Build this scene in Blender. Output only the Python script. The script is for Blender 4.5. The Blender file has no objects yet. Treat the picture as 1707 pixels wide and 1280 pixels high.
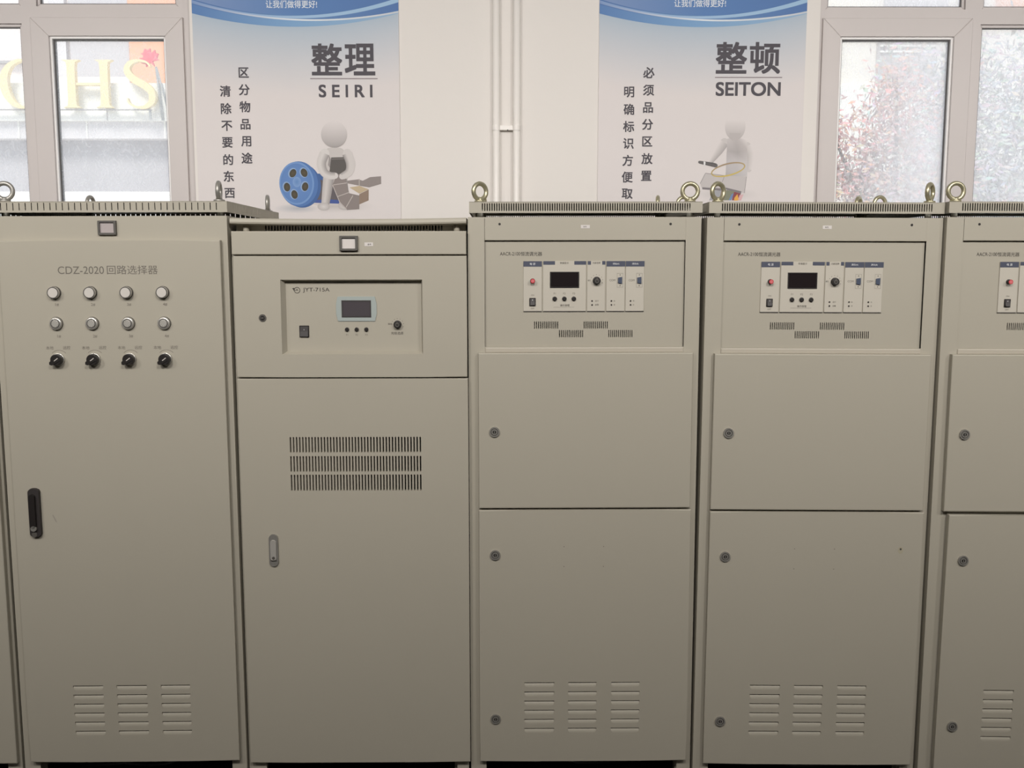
import bpy, bmesh, math, random
from mathutils import Vector, Matrix
random.seed(7)
S = bpy.context.scene
C = S.collection

# ------------------------------------------------------------------ camera
FPX = 1663.07                                   # focal length in pixels of the 1707 x 1280 frame
cam_data = bpy.data.cameras.new('camera')
cam_data.sensor_fit = 'HORIZONTAL'
cam_data.sensor_width = 36.0
cam_data.lens = 36.0 * FPX / 1707.0
cam = bpy.data.objects.new('camera', cam_data)
C.objects.link(cam)
cam.location = (1.6949, -3.4065, 1.8833)
cam.rotation_mode = 'XYZ'
cam.matrix_world = (Matrix.Translation(cam.location)
                    @ Matrix.Rotation(math.pi / 2 - 0.12151, 4, 'X')
                    @ Matrix.Rotation(0.000945, 4, 'Z'))
S.camera = cam

# ------------------------------------------------------------------ world, sun, lamps, exposure
world = bpy.data.worlds.new('sky')
S.world = world
world.use_nodes = True
bg = world.node_tree.nodes['Background']
bg.inputs[0].default_value = (0.86, 0.92, 1.0, 1)
bg.inputs[1].default_value = 1.25

sun_d = bpy.data.lights.new('sun', 'SUN')
sun_d.energy = 3.1
sun_d.angle = math.radians(18)
sun_d.color = (1.0, 0.95, 0.87)
sun = bpy.data.objects.new('sun', sun_d)
C.objects.link(sun)
sun.rotation_euler = Vector((0.25, 0.62, -0.75)).to_track_quat('-Z', 'Y').to_euler()

def ceiling_lamp(x, y, z, power, down, half, blend):
    """soft ceiling spot throwing its light at the window wall, `down` degrees below the horizontal"""
    d = bpy.data.lights.new('ceiling_lamp', 'SPOT')
    d.energy = power
    d.spot_size = math.radians(2 * half)
    d.spot_blend = blend
    d.shadow_soft_size = 0.30
    d.color = (1.0, 0.965, 0.93)
    o = bpy.data.objects.new('ceiling_lamp', d)
    C.objects.link(o)
    o.location = (x, y, z)
    o.rotation_euler = (math.radians(90 - down), 0, 0)
    return o
for lx in (-3.3, -1.6, 0.1, 1.8, 3.5, 5.2, 6.9):
    ceiling_lamp(lx, -2.9, 3.45, 226, 24, 50, 1.0)

S.view_settings.view_transform = 'Standard'
S.view_settings.look = 'None'
S.view_settings.gamma = 1.0
S.view_settings.use_curve_mapping = False
S.view_settings.exposure = 0.0

# ------------------------------------------------------------------ materials
MATS = {}
def mat(name, col, rough=0.5, metal=0.0, spec=0.5, bump=0.0, bscale=200.0, var=0.0, vscale=3.0, detail=3.0):
    m = bpy.data.materials.new(name)
    m.use_nodes = True
    nt = m.node_tree
    b = nt.nodes['Principled BSDF']
    b.inputs['Base Color'].default_value = (*col, 1)
    b.inputs['Roughness'].default_value = rough
    b.inputs['Metallic'].default_value = metal
    b.inputs['Specular IOR Level'].default_value = spec
    tc = nt.nodes.new('ShaderNodeTexCoord')
    if bump:
        n = nt.nodes.new('ShaderNodeTexNoise')
        n.inputs['Scale'].default_value = bscale
        n.inputs['Detail'].default_value = detail
        nt.links.new(tc.outputs['Object'], n.inputs['Vector'])
        bp = nt.nodes.new('ShaderNodeBump')
        bp.inputs['Strength'].default_value = bump
        bp.inputs['Distance'].default_value = 0.002
        nt.links.new(n.outputs['Fac'], bp.inputs['Height'])
        nt.links.new(bp.outputs['Normal'], b.inputs['Normal'])
    if var:
        n2 = nt.nodes.new('ShaderNodeTexNoise')
        n2.inputs['Scale'].default_value = vscale
        n2.inputs['Detail'].default_value = 4
        nt.links.new(tc.outputs['Object'], n2.inputs['Vector'])
        mx = nt.nodes.new('ShaderNodeMixRGB')
        mx.inputs[1].default_value = (*[c * (1 - var) for c in col], 1)
        mx.inputs[2].default_value = (*[min(1, c * (1 + var)) for c in col], 1)
        nt.links.new(n2.outputs['Fac'], mx.inputs[0])
        nt.links.new(mx.outputs[0], b.inputs['Base Color'])
    MATS[name] = m
    return m

mat('paint', (0.393, 0.363, 0.297), 0.5, spec=0.35, bump=0.06, bscale=900, var=0.025, vscale=2.2)
mat('paint_light', (0.43, 0.392, 0.325), 0.42, spec=0.4)
mat('module', (0.49, 0.455, 0.388), 0.5, spec=0.35)
mat('inside', (0.05, 0.047, 0.042), 0.8)
mat('print', (0.075, 0.068, 0.06), 0.7, spec=0.1)
mat('print_soft', (0.16, 0.145, 0.125), 0.7, spec=0.1)
mat('print_white', (0.72, 0.72, 0.72), 0.7)
mat('navy', (0.055, 0.062, 0.095), 0.5)
mat('port_blue', (0.06, 0.075, 0.115), 0.4)
mat('black', (0.018, 0.015, 0.014), 0.38)
mat('black_dull', (0.03, 0.025, 0.024), 0.55)
mat('screen', (0.016, 0.012, 0.013), 0.12, spec=0.5)
mat('bezel_grey', (0.085, 0.078, 0.068), 0.5)
mat('lcd_frame', (0.34, 0.38, 0.36), 0.45)
mat('plate_white', (0.60, 0.56, 0.53), 0.5)
mat('plate_pinkgrey', (0.40, 0.35, 0.34), 0.4)
mat('lens', (0.60, 0.565, 0.52), 0.25)
mat('chrome', (0.66, 0.635, 0.59), 0.30, metal=0.7)
mat('steel', (0.36, 0.345, 0.315), 0.40, metal=0.6)
mat('brass', (0.46, 0.425, 0.29), 0.36, metal=0.75)
mat('red', (0.50, 0.045, 0.05), 0.35)
mat('nylon', (0.66, 0.65, 0.58), 0.45)
mat('rust', (0.17, 0.15, 0.09), 0.8)
mat('smear', (0.30, 0.275, 0.23), 0.7)
mat('cable_black', (0.02, 0.02, 0.022), 0.5)
mat('cable_brown', (0.16, 0.07, 0.035), 0.5)
mat('plaster', (0.75, 0.715, 0.68), 0.85, spec=0.2, bump=0.35, bscale=26, var=0.012, vscale=1.2, detail=7)
mat('pipe_white', (0.82, 0.785, 0.745), 0.42)
mat('floor_tile', (0.055, 0.05, 0.045), 0.45, var=0.1)
mat('ceiling_white', (0.80, 0.79, 0.76), 0.9)
mat('room_wall', (0.26, 0.25, 0.235), 0.9)
mat('upvc', (0.545, 0.50, 0.485), 0.42, var=0.02, vscale=4)
mat('gasket', (0.10, 0.095, 0.095), 0.6)
mat('bead', (0.80, 0.78, 0.77), 0.4)
mat('out_white', (0.86, 0.85, 0.80), 0.8)
mat('out_cream', (0.80, 0.75, 0.68), 0.8)
mat('out_pink', (0.80, 0.72, 0.69), 0.8)
mat('out_grey', (0.52, 0.49, 0.50), 0.8)
mat('out_grey_light', (0.66, 0.63, 0.64), 0.8)
mat('out_lav', (0.42, 0.40, 0.42), 0.8, var=0.15, vscale=1.5)
mat('out_dark', (0.40, 0.37, 0.36), 0.5)
mat('out_orange', (0.80, 0.40, 0.24), 0.8)
mat('out_line', (0.35, 0.33, 0.33), 0.7)
mat('gold', (0.80, 0.66, 0.36), 0.5)
mat('leaf_red', (0.78, 0.10, 0.14), 0.6)
mat('pole', (0.34, 0.35, 0.35), 0.5)
mat('paving', (0.70, 0.68, 0.64), 0.9)
mat('bark', (0.12, 0.085, 0.065), 0.9)

def attr_mat(name, rough):
    m = bpy.data.materials.new(name)
    m.use_nodes = True
    nt = m.node_tree
    b = nt.nodes['Principled BSDF']
    a = nt.nodes.new('ShaderNodeAttribute')
    a.attribute_name = 'tint'
    nt.links.new(a.outputs['Color'], b.inputs['Base Color'])
    b.inputs['Roughness'].default_value = rough
    b.inputs['Specular IOR Level'].default_value = 0.25
    MATS[name] = m
attr_mat('artwork', 0.55)
attr_mat('foliage', 0.8)

def glass_mat(name, haze, scratch, ramp=None):
    # window glass with dust: mostly clear, a film that scatters the daylight, finer streaks where rubbed
    m = bpy.data.materials.new(name)
    m.use_nodes = True
    nt = m.node_tree
    for n in list(nt.nodes):
        nt.nodes.remove(n)
    out = nt.nodes.new('ShaderNodeOutputMaterial')
    tr = nt.nodes.new('ShaderNodeBsdfTransparent')
    tr.inputs[0].default_value = (0.94, 0.955, 0.96, 1)
    tl = nt.nodes.new('ShaderNodeBsdfTranslucent')
    tl.inputs[0].default_value = (0.95, 0.95, 0.97, 1)
    tc = nt.nodes.new('ShaderNodeTexCoord')
    mp = nt.nodes.new('ShaderNodeMapping')
    mp.inputs['Scale'].default_value = (1.0, 1.0, 0.7)
    nt.links.new(tc.outputs['Object'], mp.inputs['Vector'])
    n1 = nt.nodes.new('ShaderNodeTexNoise')
    n1.inputs['Scale'].default_value = 1.6
    n1.inputs['Detail'].default_value = 3
    nt.links.new(mp.outputs[0], n1.inputs['Vector'])
    n2 = nt.nodes.new('ShaderNodeTexNoise')
    n2.inputs['Scale'].default_value = 38
    n2.inputs['Detail'].default_value = 6
    n2.inputs['Distortion'].default_value = 2.2
    nt.links.new(mp.outputs[0], n2.inputs['Vector'])
    r1 = nt.nodes.new('ShaderNodeMapRange')
    r1.inputs[1].default_value = 0.3; r1.inputs[2].default_value = 0.7
    r1.inputs[3].default_value = haze * 0.75; r1.inputs[4].default_value = haze * 1.25
    nt.links.new(n1.outputs['Fac'], r1.inputs[0])
    r2 = nt.nodes.new('ShaderNodeMapRange')
    r2.inputs[1].default_value = 0.45; r2.inputs[2].default_value = 0.72
    r2.inputs[3].default_value = 0.0; r2.inputs[4].default_value = scratch
    nt.links.new(n2.outputs['Fac'], r2.inputs[0])
    ad = nt.nodes.new('ShaderNodeMath')
    ad.operation = 'ADD'; ad.use_clamp = True
    if ramp:
        sx = nt.nodes.new('ShaderNodeSeparateXYZ')
        nt.links.new(tc.outputs['Object'], sx.inputs[0])
        r3 = nt.nodes.new('ShaderNodeMapRange')
        r3.inputs[1].default_value, r3.inputs[2].default_value = ramp[0], ramp[1]
        r3.inputs[3].default_value, r3.inputs[4].default_value = ramp[2], ramp[3]
        nt.links.new(sx.outputs[0], r3.inputs[0])
        mu = nt.nodes.new('ShaderNodeMath')
        mu.operation = 'MULTIPLY'
        nt.links.new(r1.outputs[0], mu.inputs[0])
        nt.links.new(r3.outputs[0], mu.inputs[1])
        nt.links.new(mu.outputs[0], ad.inputs[0])
    else:
        nt.links.new(r1.outputs[0], ad.inputs[0])
    nt.links.new(r2.outputs[0], ad.inputs[1])
    mx = nt.nodes.new('ShaderNodeMixShader')
    nt.links.new(ad.outputs[0], mx.inputs[0])
    nt.links.new(tr.outputs[0], mx.inputs[1])
    nt.links.new(tl.outputs[0], mx.inputs[2])
    nt.links.new(mx.outputs[0], out.inputs['Surface'])
    MATS[name] = m
glass_mat('glass_dusty', 0.20, 0.10)
glass_mat('glass_scratched', 0.42, 0.20, (3.20, 3.62, 0.42, 1.0))

# ------------------------------------------------------------------ mesh builder
_text_cache = {}
def text_shape(body, bold=0.0):
    key = (body, bold)
    if key not in _text_cache and bold:
        # heavier strokes: the same outline laid down shifted a little to every side
        v0, f0 = text_shape(body)
        vs, fs = [], []
        st_ = (-1, -.5, 0, .5, 1) if bold > .015 else (-1, 0, 1)
        rings = [(i * bold, j * bold) for i in st_ for j in st_]
        for dx, dy in rings:
            n = len(vs)
            vs += [(x + dx, y + dy) for x, y in v0]
            fs += [tuple(i + n for i in f) for f in f0]
        _text_cache[key] = (vs, fs)
    if key not in _text_cache:
        cu = bpy.data.curves.new('glyphs', 'FONT')
        cu.body = body
        o = bpy.data.objects.new('glyphs', cu)
        C.objects.link(o)
        bpy.context.view_layer.update()
        me = o.to_mesh()
        vs = [(v.co.x, v.co.y) for v in me.vertices]
        fs = [tuple(p.vertices) for p in me.polygons]
        o.to_mesh_clear()
        bpy.data.objects.remove(o)
        bpy.data.curves.remove(cu)
        _text_cache[key] = (vs, fs)
    return _text_cache[key]

class MB:
    def __init__(s):
        s.v, s.f, s.m, s.sm, s.slots, s.col = [], [], [], [], [], {}
    def slot(s, name):
        if name not in s.slots:
            s.slots.append(name)
        return s.slots.index(name)
    def raw(s, vs, fs, m, smooth=False, cols=None):
        b = len(s.v)
        s.v += [tuple(v) for v in vs]
        if cols:
            for i, c in enumerate(cols):
                s.col[b + i] = c
        k = s.slot(m)
        for f in fs:
            s.f.append(tuple(b + i for i in f)); s.m.append(k); s.sm.append(smooth)
    def bm(s, bm, m, smooth=False, M=None):
        bm.verts.index_update()
        vs = [(M @ v.co if M else v.co.copy()) for v in bm.verts]
        s.raw(vs, [[v.index for v in f.verts] for f in bm.faces], m, smooth)
        bm.free()
    def box(s, x0, x1, y0, y1, z0, z1, m, bev=0.0, seg=2):
        bm = bmesh.new()
        bmesh.ops.create_cube(bm, size=1)
        for v in bm.verts:
            v.co = ((x0 + x1) / 2 + v.co.x * (x1 - x0), (y0 + y1) / 2 + v.co.y * (y1 - y0), (z0 + z1) / 2 + v.co.z * (z1 - z0))
        if bev:
            bmesh.ops.bevel(bm, geom=bm.edges[:], offset=bev, segments=seg, affect='EDGES', profile=0.5)
        s.bm(bm, m)
    def plate(s, a0, a1, b0, b1, y0, y1, holes, m, bev=0.0, M=None):
        """rectangular sheet in the XZ plane, front face at y0, with rectangular through holes"""
        xs = sorted({round(a, 5) for a in [a0, a1] + [h[0] for h in holes] + [h[1] for h in holes]})
        zs = sorted({round(b, 5) for b in [b0, b1] + [h[2] for h in holes] + [h[3] for h in holes]})
        nx, nz = len(xs) - 1, len(zs) - 1
        solid = [[True] * nz for _ in range(nx)]
        for h in holes:
            i0, i1 = xs.index(round(h[0], 5)), xs.index(round(h[1], 5))
            k0, k1 = zs.index(round(h[2], 5)), zs.index(round(h[3], 5))
            for i in range(i0, i1):
                for k in range(k0, k1):
                    solid[i][k] = False
        bm = bmesh.new()
        vt = {}
        def V(i, k, y):
            if (i, k, y) not in vt:
                vt[(i, k, y)] = bm.verts.new((xs[i], y0 if y == 0 else y1, zs[k]))
            return vt[(i, k, y)]
        def on(i, k):
            return 0 <= i < nx and 0 <= k < nz and solid[i][k]
        for i in range(nx):
            for k in range(nz):
                if not solid[i][k]:
                    continue
                bm.faces.new((V(i, k, 0), V(i + 1, k, 0), V(i + 1, k + 1, 0), V(i, k + 1, 0)))
                bm.faces.new((V(i, k, 1), V(i, k + 1, 1), V(i + 1, k + 1, 1), V(i + 1, k, 1)))
                if not on(i - 1, k): bm.faces.new((V(i, k, 1), V(i, k, 0), V(i, k + 1, 0), V(i, k + 1, 1)))
                if not on(i + 1, k): bm.faces.new((V(i + 1, k, 0), V(i + 1, k, 1), V(i + 1, k + 1, 1), V(i + 1, k + 1, 0)))
                if not on(i, k - 1): bm.faces.new((V(i, k, 1), V(i + 1, k, 1), V(i + 1, k, 0), V(i, k, 0)))
                if not on(i, k + 1): bm.faces.new((V(i, k + 1, 0), V(i + 1, k + 1, 0), V(i + 1, k + 1, 1), V(i, k + 1, 1)))
        if bev:
            e = 1e-5
            def per(v):
                return abs(v.co.y - y0) < e
            ed = []
            for g in bm.edges:
                p, q = g.verts
                if per(p) and per(q):
                    for ax, lim in ((0, a0), (0, a1), (2, b0), (2, b1)):
                        if abs(p.co[ax] - lim) < 2e-5 and abs(q.co[ax] - lim) < 2e-5:
                            ed.append(g); break
            bmesh.ops.bevel(bm, geom=ed, offset=bev, segments=2, affect='EDGES', profile=0.5)
        s.bm(bm, m, M=M)
    def cyl(s, x, y, z, r, h, m, axis='y', n=28, r2=None, bev=0.0):
        """cylinder from (x,y,z) growing h towards -y (axis y) or +z (axis z)"""
        bm = bmesh.new()
        bmesh.ops.create_cone(bm, cap_ends=True, segments=n, radius1=r, radius2=r if r2 is None else r2, depth=h)
        for v in bm.verts:
            v.co.z += h / 2
        if bev:
            ed = [g for g in bm.edges if all(abs(v.co.z - h) < 1e-6 for v in g.verts)]
            bmesh.ops.bevel(bm, geom=ed, offset=bev, segments=2, affect='EDGES', profile=0.5)
        M = Matrix.Translation((x, y, z))
        if axis == 'y':
            M = M @ Matrix.Rotation(math.pi / 2, 4, 'X')
        b = len(s.f)
        s.bm(bm, m, M=M)
        for i in range(b, len(s.f)):
            if len(s.f[i]) == 4:
                s.sm[i] = True
    def ring(s, x, y, z, ro, ri, h, m, n=32):
        """flat ring facing -y"""
        vs, fs = [], []
        for i in range(n):
            a = 2 * math.pi * i / n
            c, d = math.cos(a), math.sin(a)
            vs += [(x + ro * c, y, z + ro * d), (x + ro * .97 * c, y - h, z + ro * .97 * d), (x + ri * c, y - h, z + ri * d), (x + ri * c, y, z + ri * d)]
        for i in range(n):
            p, q = 4 * i, 4 * ((i + 1) % n)
            for k in range(3):
                fs.append((p + k, q + k, q + k + 1, p + k + 1))
        s.raw(vs, fs, m, False)
    def torus(s, c, R, r, m, nu=40, nv=14):
        vs, fs = [], []
        for i in range(nu):
            a = 2 * math.pi * i / nu
            for j in range(nv):
                b = 2 * math.pi * j / nv
                q = R + r * math.cos(b)
                vs.append((c[0] + q * math.cos(a), c[1] + r * math.sin(b), c[2] + q * math.sin(a)))
        for i in range(nu):
            for j in range(nv):
                fs.append((i * nv + j, ((i + 1) % nu) * nv + j, ((i + 1) % nu) * nv + (j + 1) % nv, i * nv + (j + 1) % nv))
        s.raw(vs, fs, m, True)
    def tube(s, pts, r, m, n=10):
        pts = [Vector(p) for p in pts]
        rs = r if isinstance(r, (list, tuple)) else [r] * len(pts)
        vs, fs = [], []
        for i, p in enumerate(pts):
            t = (pts[min(i + 1, len(pts) - 1)] - pts[max(i - 1, 0)]).normalized()
            u = t.orthogonal().normalized() if abs(t.z) > .9 else t.cross(Vector((0, 0, 1))).normalized()
            w = t.cross(u)
            for k in range(n):
                a = 2 * math.pi * k / n
                vs.append(p + rs[i] * (math.cos(a) * u + math.sin(a) * w))
        for i in range(len(pts) - 1):
            for k in range(n):
                fs.append((i * n + k, i * n + (k + 1) % n, (i + 1) * n + (k + 1) % n, (i + 1) * n + k))
        fs.append(tuple(range(n))[::-1]); fs.append(tuple((len(pts) - 1) * n + k for k in range(n)))
        s.raw(vs, fs, m, True)
    def text(s, body, x0, x1, z0, z1, y, m, bold=0.0, col=None):
        vs, fs = text_shape(body, bold)
        ax, bx = min(v[0] for v in vs), max(v[0] for v in vs)
        az, bz = min(v[1] for v in vs), max(v[1] for v in vs)
        kx, kz = (x1 - x0) / (bx - ax), (z1 - z0) / (bz - az)
        nb = len(text_shape(body)[0])
        out = [(x0 + (v[0] - ax) * kx, y - .000012 * (i // nb), z0 + (v[1] - az) * kz) for i, v in enumerate(vs)]
        s.raw(out, fs, m, cols=[col] * len(out) if col else None)
    def textc(s, body, x, z, h, y, m, bold=0.0, wide=1.0):
        vs, fs = text_shape(body, bold)
        w = max(v[0] for v in vs) - min(v[0] for v in vs)
        hh = max(v[1] for v in vs) - min(v[1] for v in vs)
        k = h / hh * w * wide
        s.text(body, x - k / 2, x + k / 2, z - h / 2, z + h / 2, y, m, bold)
    def poly(s, pts, y, m, col=None):
        s.raw([(p[0], y, p[1]) for p in pts], [tuple(range(len(pts)))], m, cols=[col] * len(pts) if col else None)
    def disc(s, x, z, rx, rz, y, m, col=None, cin=None, n=32, a0=0.0, tilt=0.0):
        ct, st = math.cos(tilt), math.sin(tilt)
        vs = [(x, y, z)]
        for i in range(n):
            a = 2 * math.pi * i / n
            p, q = rx * math.cos(a), rz * math.sin(a)
            vs.append((x + p * ct - q * st, y, z + p * st + q * ct))
        cols = ([cin or col] + [col] * n) if col and not callable(col) else None
        if callable(col):
            cols = [col(v[0], v[2]) for v in vs]
        s.raw(vs, [(0, 1 + i, 1 + (i + 1) % n) for i in range(n)], m, cols=cols)
    def build(s, name, parent=None, loc=None):
        me = bpy.data.meshes.new(name)
        me.from_pydata(s.v, [], s.f)
        for n in s.slots:
            me.materials.append(MATS[n])
        for p, k, q in zip(me.polygons, s.m, s.sm):
            p.material_index = k
            p.use_smooth = q
        if s.col:
            at = me.color_attributes.new('tint', 'FLOAT_COLOR', 'POINT')
            for i, c in s.col.items():
                at.data[i].color = (*c, 1)
        me.update()
        o = bpy.data.objects.new(name, me)
        C.objects.link(o)
        if parent:
            o.parent = parent
        if loc:
            o.location = loc
        return o

def thing(name, label, cat, loc=(0, 0, 0), rot=(0, 0, 0), group=None):
    o = bpy.data.objects.new(name, None)
    o.empty_display_size = 0.1
    C.objects.link(o)
    o.location = loc
    o.rotation_euler = rot
    tag(o, label, cat, group)
    return o
def tag(o, label, cat, group=None):
    o['label'] = label
    o['category'] = cat
    if group:
        o['group'] = group
    return o
def struct(o):
    o['kind'] = 'structure'
    return o
def share(src, name, parent, loc, rot=None):
    o = bpy.data.objects.new(name, src.data)
    C.objects.link(o)
    o.parent = parent
    o.location = loc
    if rot:
        o.rotation_euler = rot
    return o
def copy_tree(o, parent=None):
    c = o.copy()
    C.objects.link(c)
    if parent:
        c.parent = parent
    for ch in list(o.children):
        copy_tree(ch, c)
    return c

# ------------------------------------------------------------------ the room
WY = 1.20                                        # face of the window wall
W1 = (-1.72, 0.257, 1.02, 3.55)                  # window openings x0 x1 z0 z1
W2 = (3.066, 5.05, 1.02, 3.55)
b = MB(); b.box(-4.5, 8.0, -6.5, WY + .24, -0.1, 0.0, 'floor_tile'); struct(b.build('floor'))
b = MB(); b.box(-4.5, 8.0, -6.5, WY + .24, 3.8, 3.9, 'ceiling_white'); struct(b.build('ceiling'))
b = MB(); b.plate(-4.5, 8.0, 0.0, 3.8, WY, WY + .24, [W1, W2], 'plaster'); struct(b.build('wall_back'))
b = MB(); b.box(-4.6, -4.5, -6.5, WY, 0, 3.8, 'room_wall'); struct(b.build('wall_left'))
b = MB(); b.box(8.0, 8.1, -6.5, WY, 0, 3.8, 'room_wall'); struct(b.build('wall_right'))
b = MB(); b.box(-4.6, 8.1, -6.6, -6.5, 0, 3.8, 'room_wall'); struct(b.build('wall_front'))

def frame_rect(b, x0, x1, z0, z1, w, y0, y1, m, bev=0.004):
    """mitred frame: four bars meeting at 45 degrees"""
    def bar(p, q, r, t):
        bm = bmesh.new()
        f = [bm.verts.new((c[0], y0, c[1])) for c in (p, q, r, t)]
        k = [bm.verts.new((c[0], y1, c[1])) for c in (p, q, r, t)]
        bm.faces.new(f); bm.faces.new(k[::-1])
        for i in range(4):
            j = (i + 1) % 4
            bm.faces.new((f[j], f[i], k[i], k[j]))
        bmesh.ops.recalc_face_normals(bm, faces=bm.faces)
        if bev:
            bmesh.ops.bevel(bm, geom=[e for e in bm.edges if all(abs(v.co.y - y0) < 1e-6 for v in e.verts)], offset=0.0018, segments=1, affect='EDGES')
        b.bm(bm, m)
    bar((x0, z0), (x1, z0), (x1 - w, z0 + w), (x0 + w, z0 + w))
    bar((x1, z0), (x1, z1), (x1 - w, z1 - w), (x1 - w, z0 + w))
    bar((x1, z1), (x0, z1), (x0 + w, z1 - w), (x1 - w, z1 - w))
    bar((x0, z1), (x0, z0), (x0 + w, z0 + w), (x0 + w, z1 - w))

def window(name, op, lights, glass):
    """lights: list of (x0,x1,z0,z1,kind) openings of the fixed frame"""
    root = bpy.data.objects.new(name, None)
    C.objects.link(root)
    struct(root)
    FY = WY + 0.08
    f = MB()
    f.plate(op[0], op[1], op[2], op[3], FY, FY + .06, [l[:4] for l in lights], 'upvc', bev=0.003)
    for l in lights:
        if l[4] == 'fixed':
            frame_rect(f, l[0], l[1], l[2], l[3], 0.013, FY + .012, FY + .05, 'upvc')
    f.build('window_frame', root)
    for l in lights:
        x0, x1, z0, z1, kind = l
        if kind == 'fixed':
            g = MB()
            g.box(x0 + .012, x1 - .012, FY + .028, FY + .032, z0 + .012, z1 - .012, glass)
            g.build('glass_pane', root)
            k = MB()
            frame_rect(k, x0 + .011, x1 - .011, z0 + .011, z1 - .011, 0.006, FY + .020, FY + .028, 'gasket', 0)
            k.build('gasket', root)
        else:
            sh = MB()
            frame_rect(sh, x0 - .008, x1 + .008, z0 - .008, z1 + .008, 0.082, FY - .012, FY + .045, 'upvc')
            frame_rect(sh, x0 + .072, x1 - .072, z0 + .072, z1 - .072, 0.012, FY - .002, FY + .04, 'bead')
            so = sh.build('sash', root)
            k = MB()
            frame_rect(k, x0 + .083, x1 - .083, z0 + .083, z1 - .083, 0.006, FY + .012, FY + .036, 'gasket', 0)
            k.build('gasket', so)
            g = MB()
            g.box(x0 + .086, x1 - .086, FY + .018, FY + .022, z0 + .086, z1 - .086, glass)
            g.build('glass_pane', so)
    s = MB()
    s.box(op[0], op[1], WY + .002, FY, op[2] - .02, op[2] + .006, 'upvc')
    s.build('window_sill', root)
    return root
window('window_1', W1, [(-1.66, -0.53, 1.08, 2.955, 'fixed'), (-0.479, 0.196, 1.08, 2.972, 'sash'),
                        (-1.66, -0.53, 3.03, 3.49, 'fixed'), (-0.459, 0.182, 3.03, 3.49, 'fixed')], 'glass_dusty')
window('window_2', W2, [(3.108, 3.770, 1.08, 2.972, 'sash'), (3.818, 5.00, 1.08, 2.955, 'fixed'),
                        (3.112, 3.745, 3.02, 3.49, 'fixed'), (3.820, 5.00, 3.02, 3.49, 'fixed')], 'glass_scratched')

# ------------------------------------------------------------------ pipes on the wall
pipe_l = MB(); pipe_l.tube([(1.623, WY - .020, 0.0), (1.623, WY - .020, 3.8)], 0.0165, 'pipe_white', 20)
tag(pipe_l.build('conduit_pipe'), 'white painted vertical wall pipe, the left one of the pair between the posters', 'pipe', 'pipes on the wall')
pipe_r = MB(); pipe_r.tube([(1.714, WY - .020, 0.0), (1.714, WY - .020, 3.8)], 0.0165, 'pipe_white', 20)
tag(pipe_r.build('conduit_pipe'), 'white painted vertical wall pipe, the right one of the pair between the posters', 'pipe', 'pipes on the wall')
cl = thing('pipe_clamp', 'small white clamp joining the two vertical wall pipes', 'clamp', (1.6685, WY, 2.482))
k = MB()
k.box(-.030, .030, -.026, -.001, -.011, .011, 'pipe_white', 0.003)
for sx in (-.0455, .0455):
    vs, fs = [], []
    for i in range(15):
        a = math.pi * i / 14
        for z in (-.012, .012):
            vs.append((sx + .0182 * math.cos(a), -.020 - .0182 * math.sin(a), z))
    for i in range(14):
        fs.append((2 * i, 2 * i + 1, 2 * i + 3, 2 * i + 2))
    k.raw(vs, fs, 'pipe_white', True)
k.build('strap', cl)
k = MB(); k.cyl(.006, -.026, -.012, .0035, .006, 'bezel_grey', 'y', 12); k.build('screw', cl)

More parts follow.
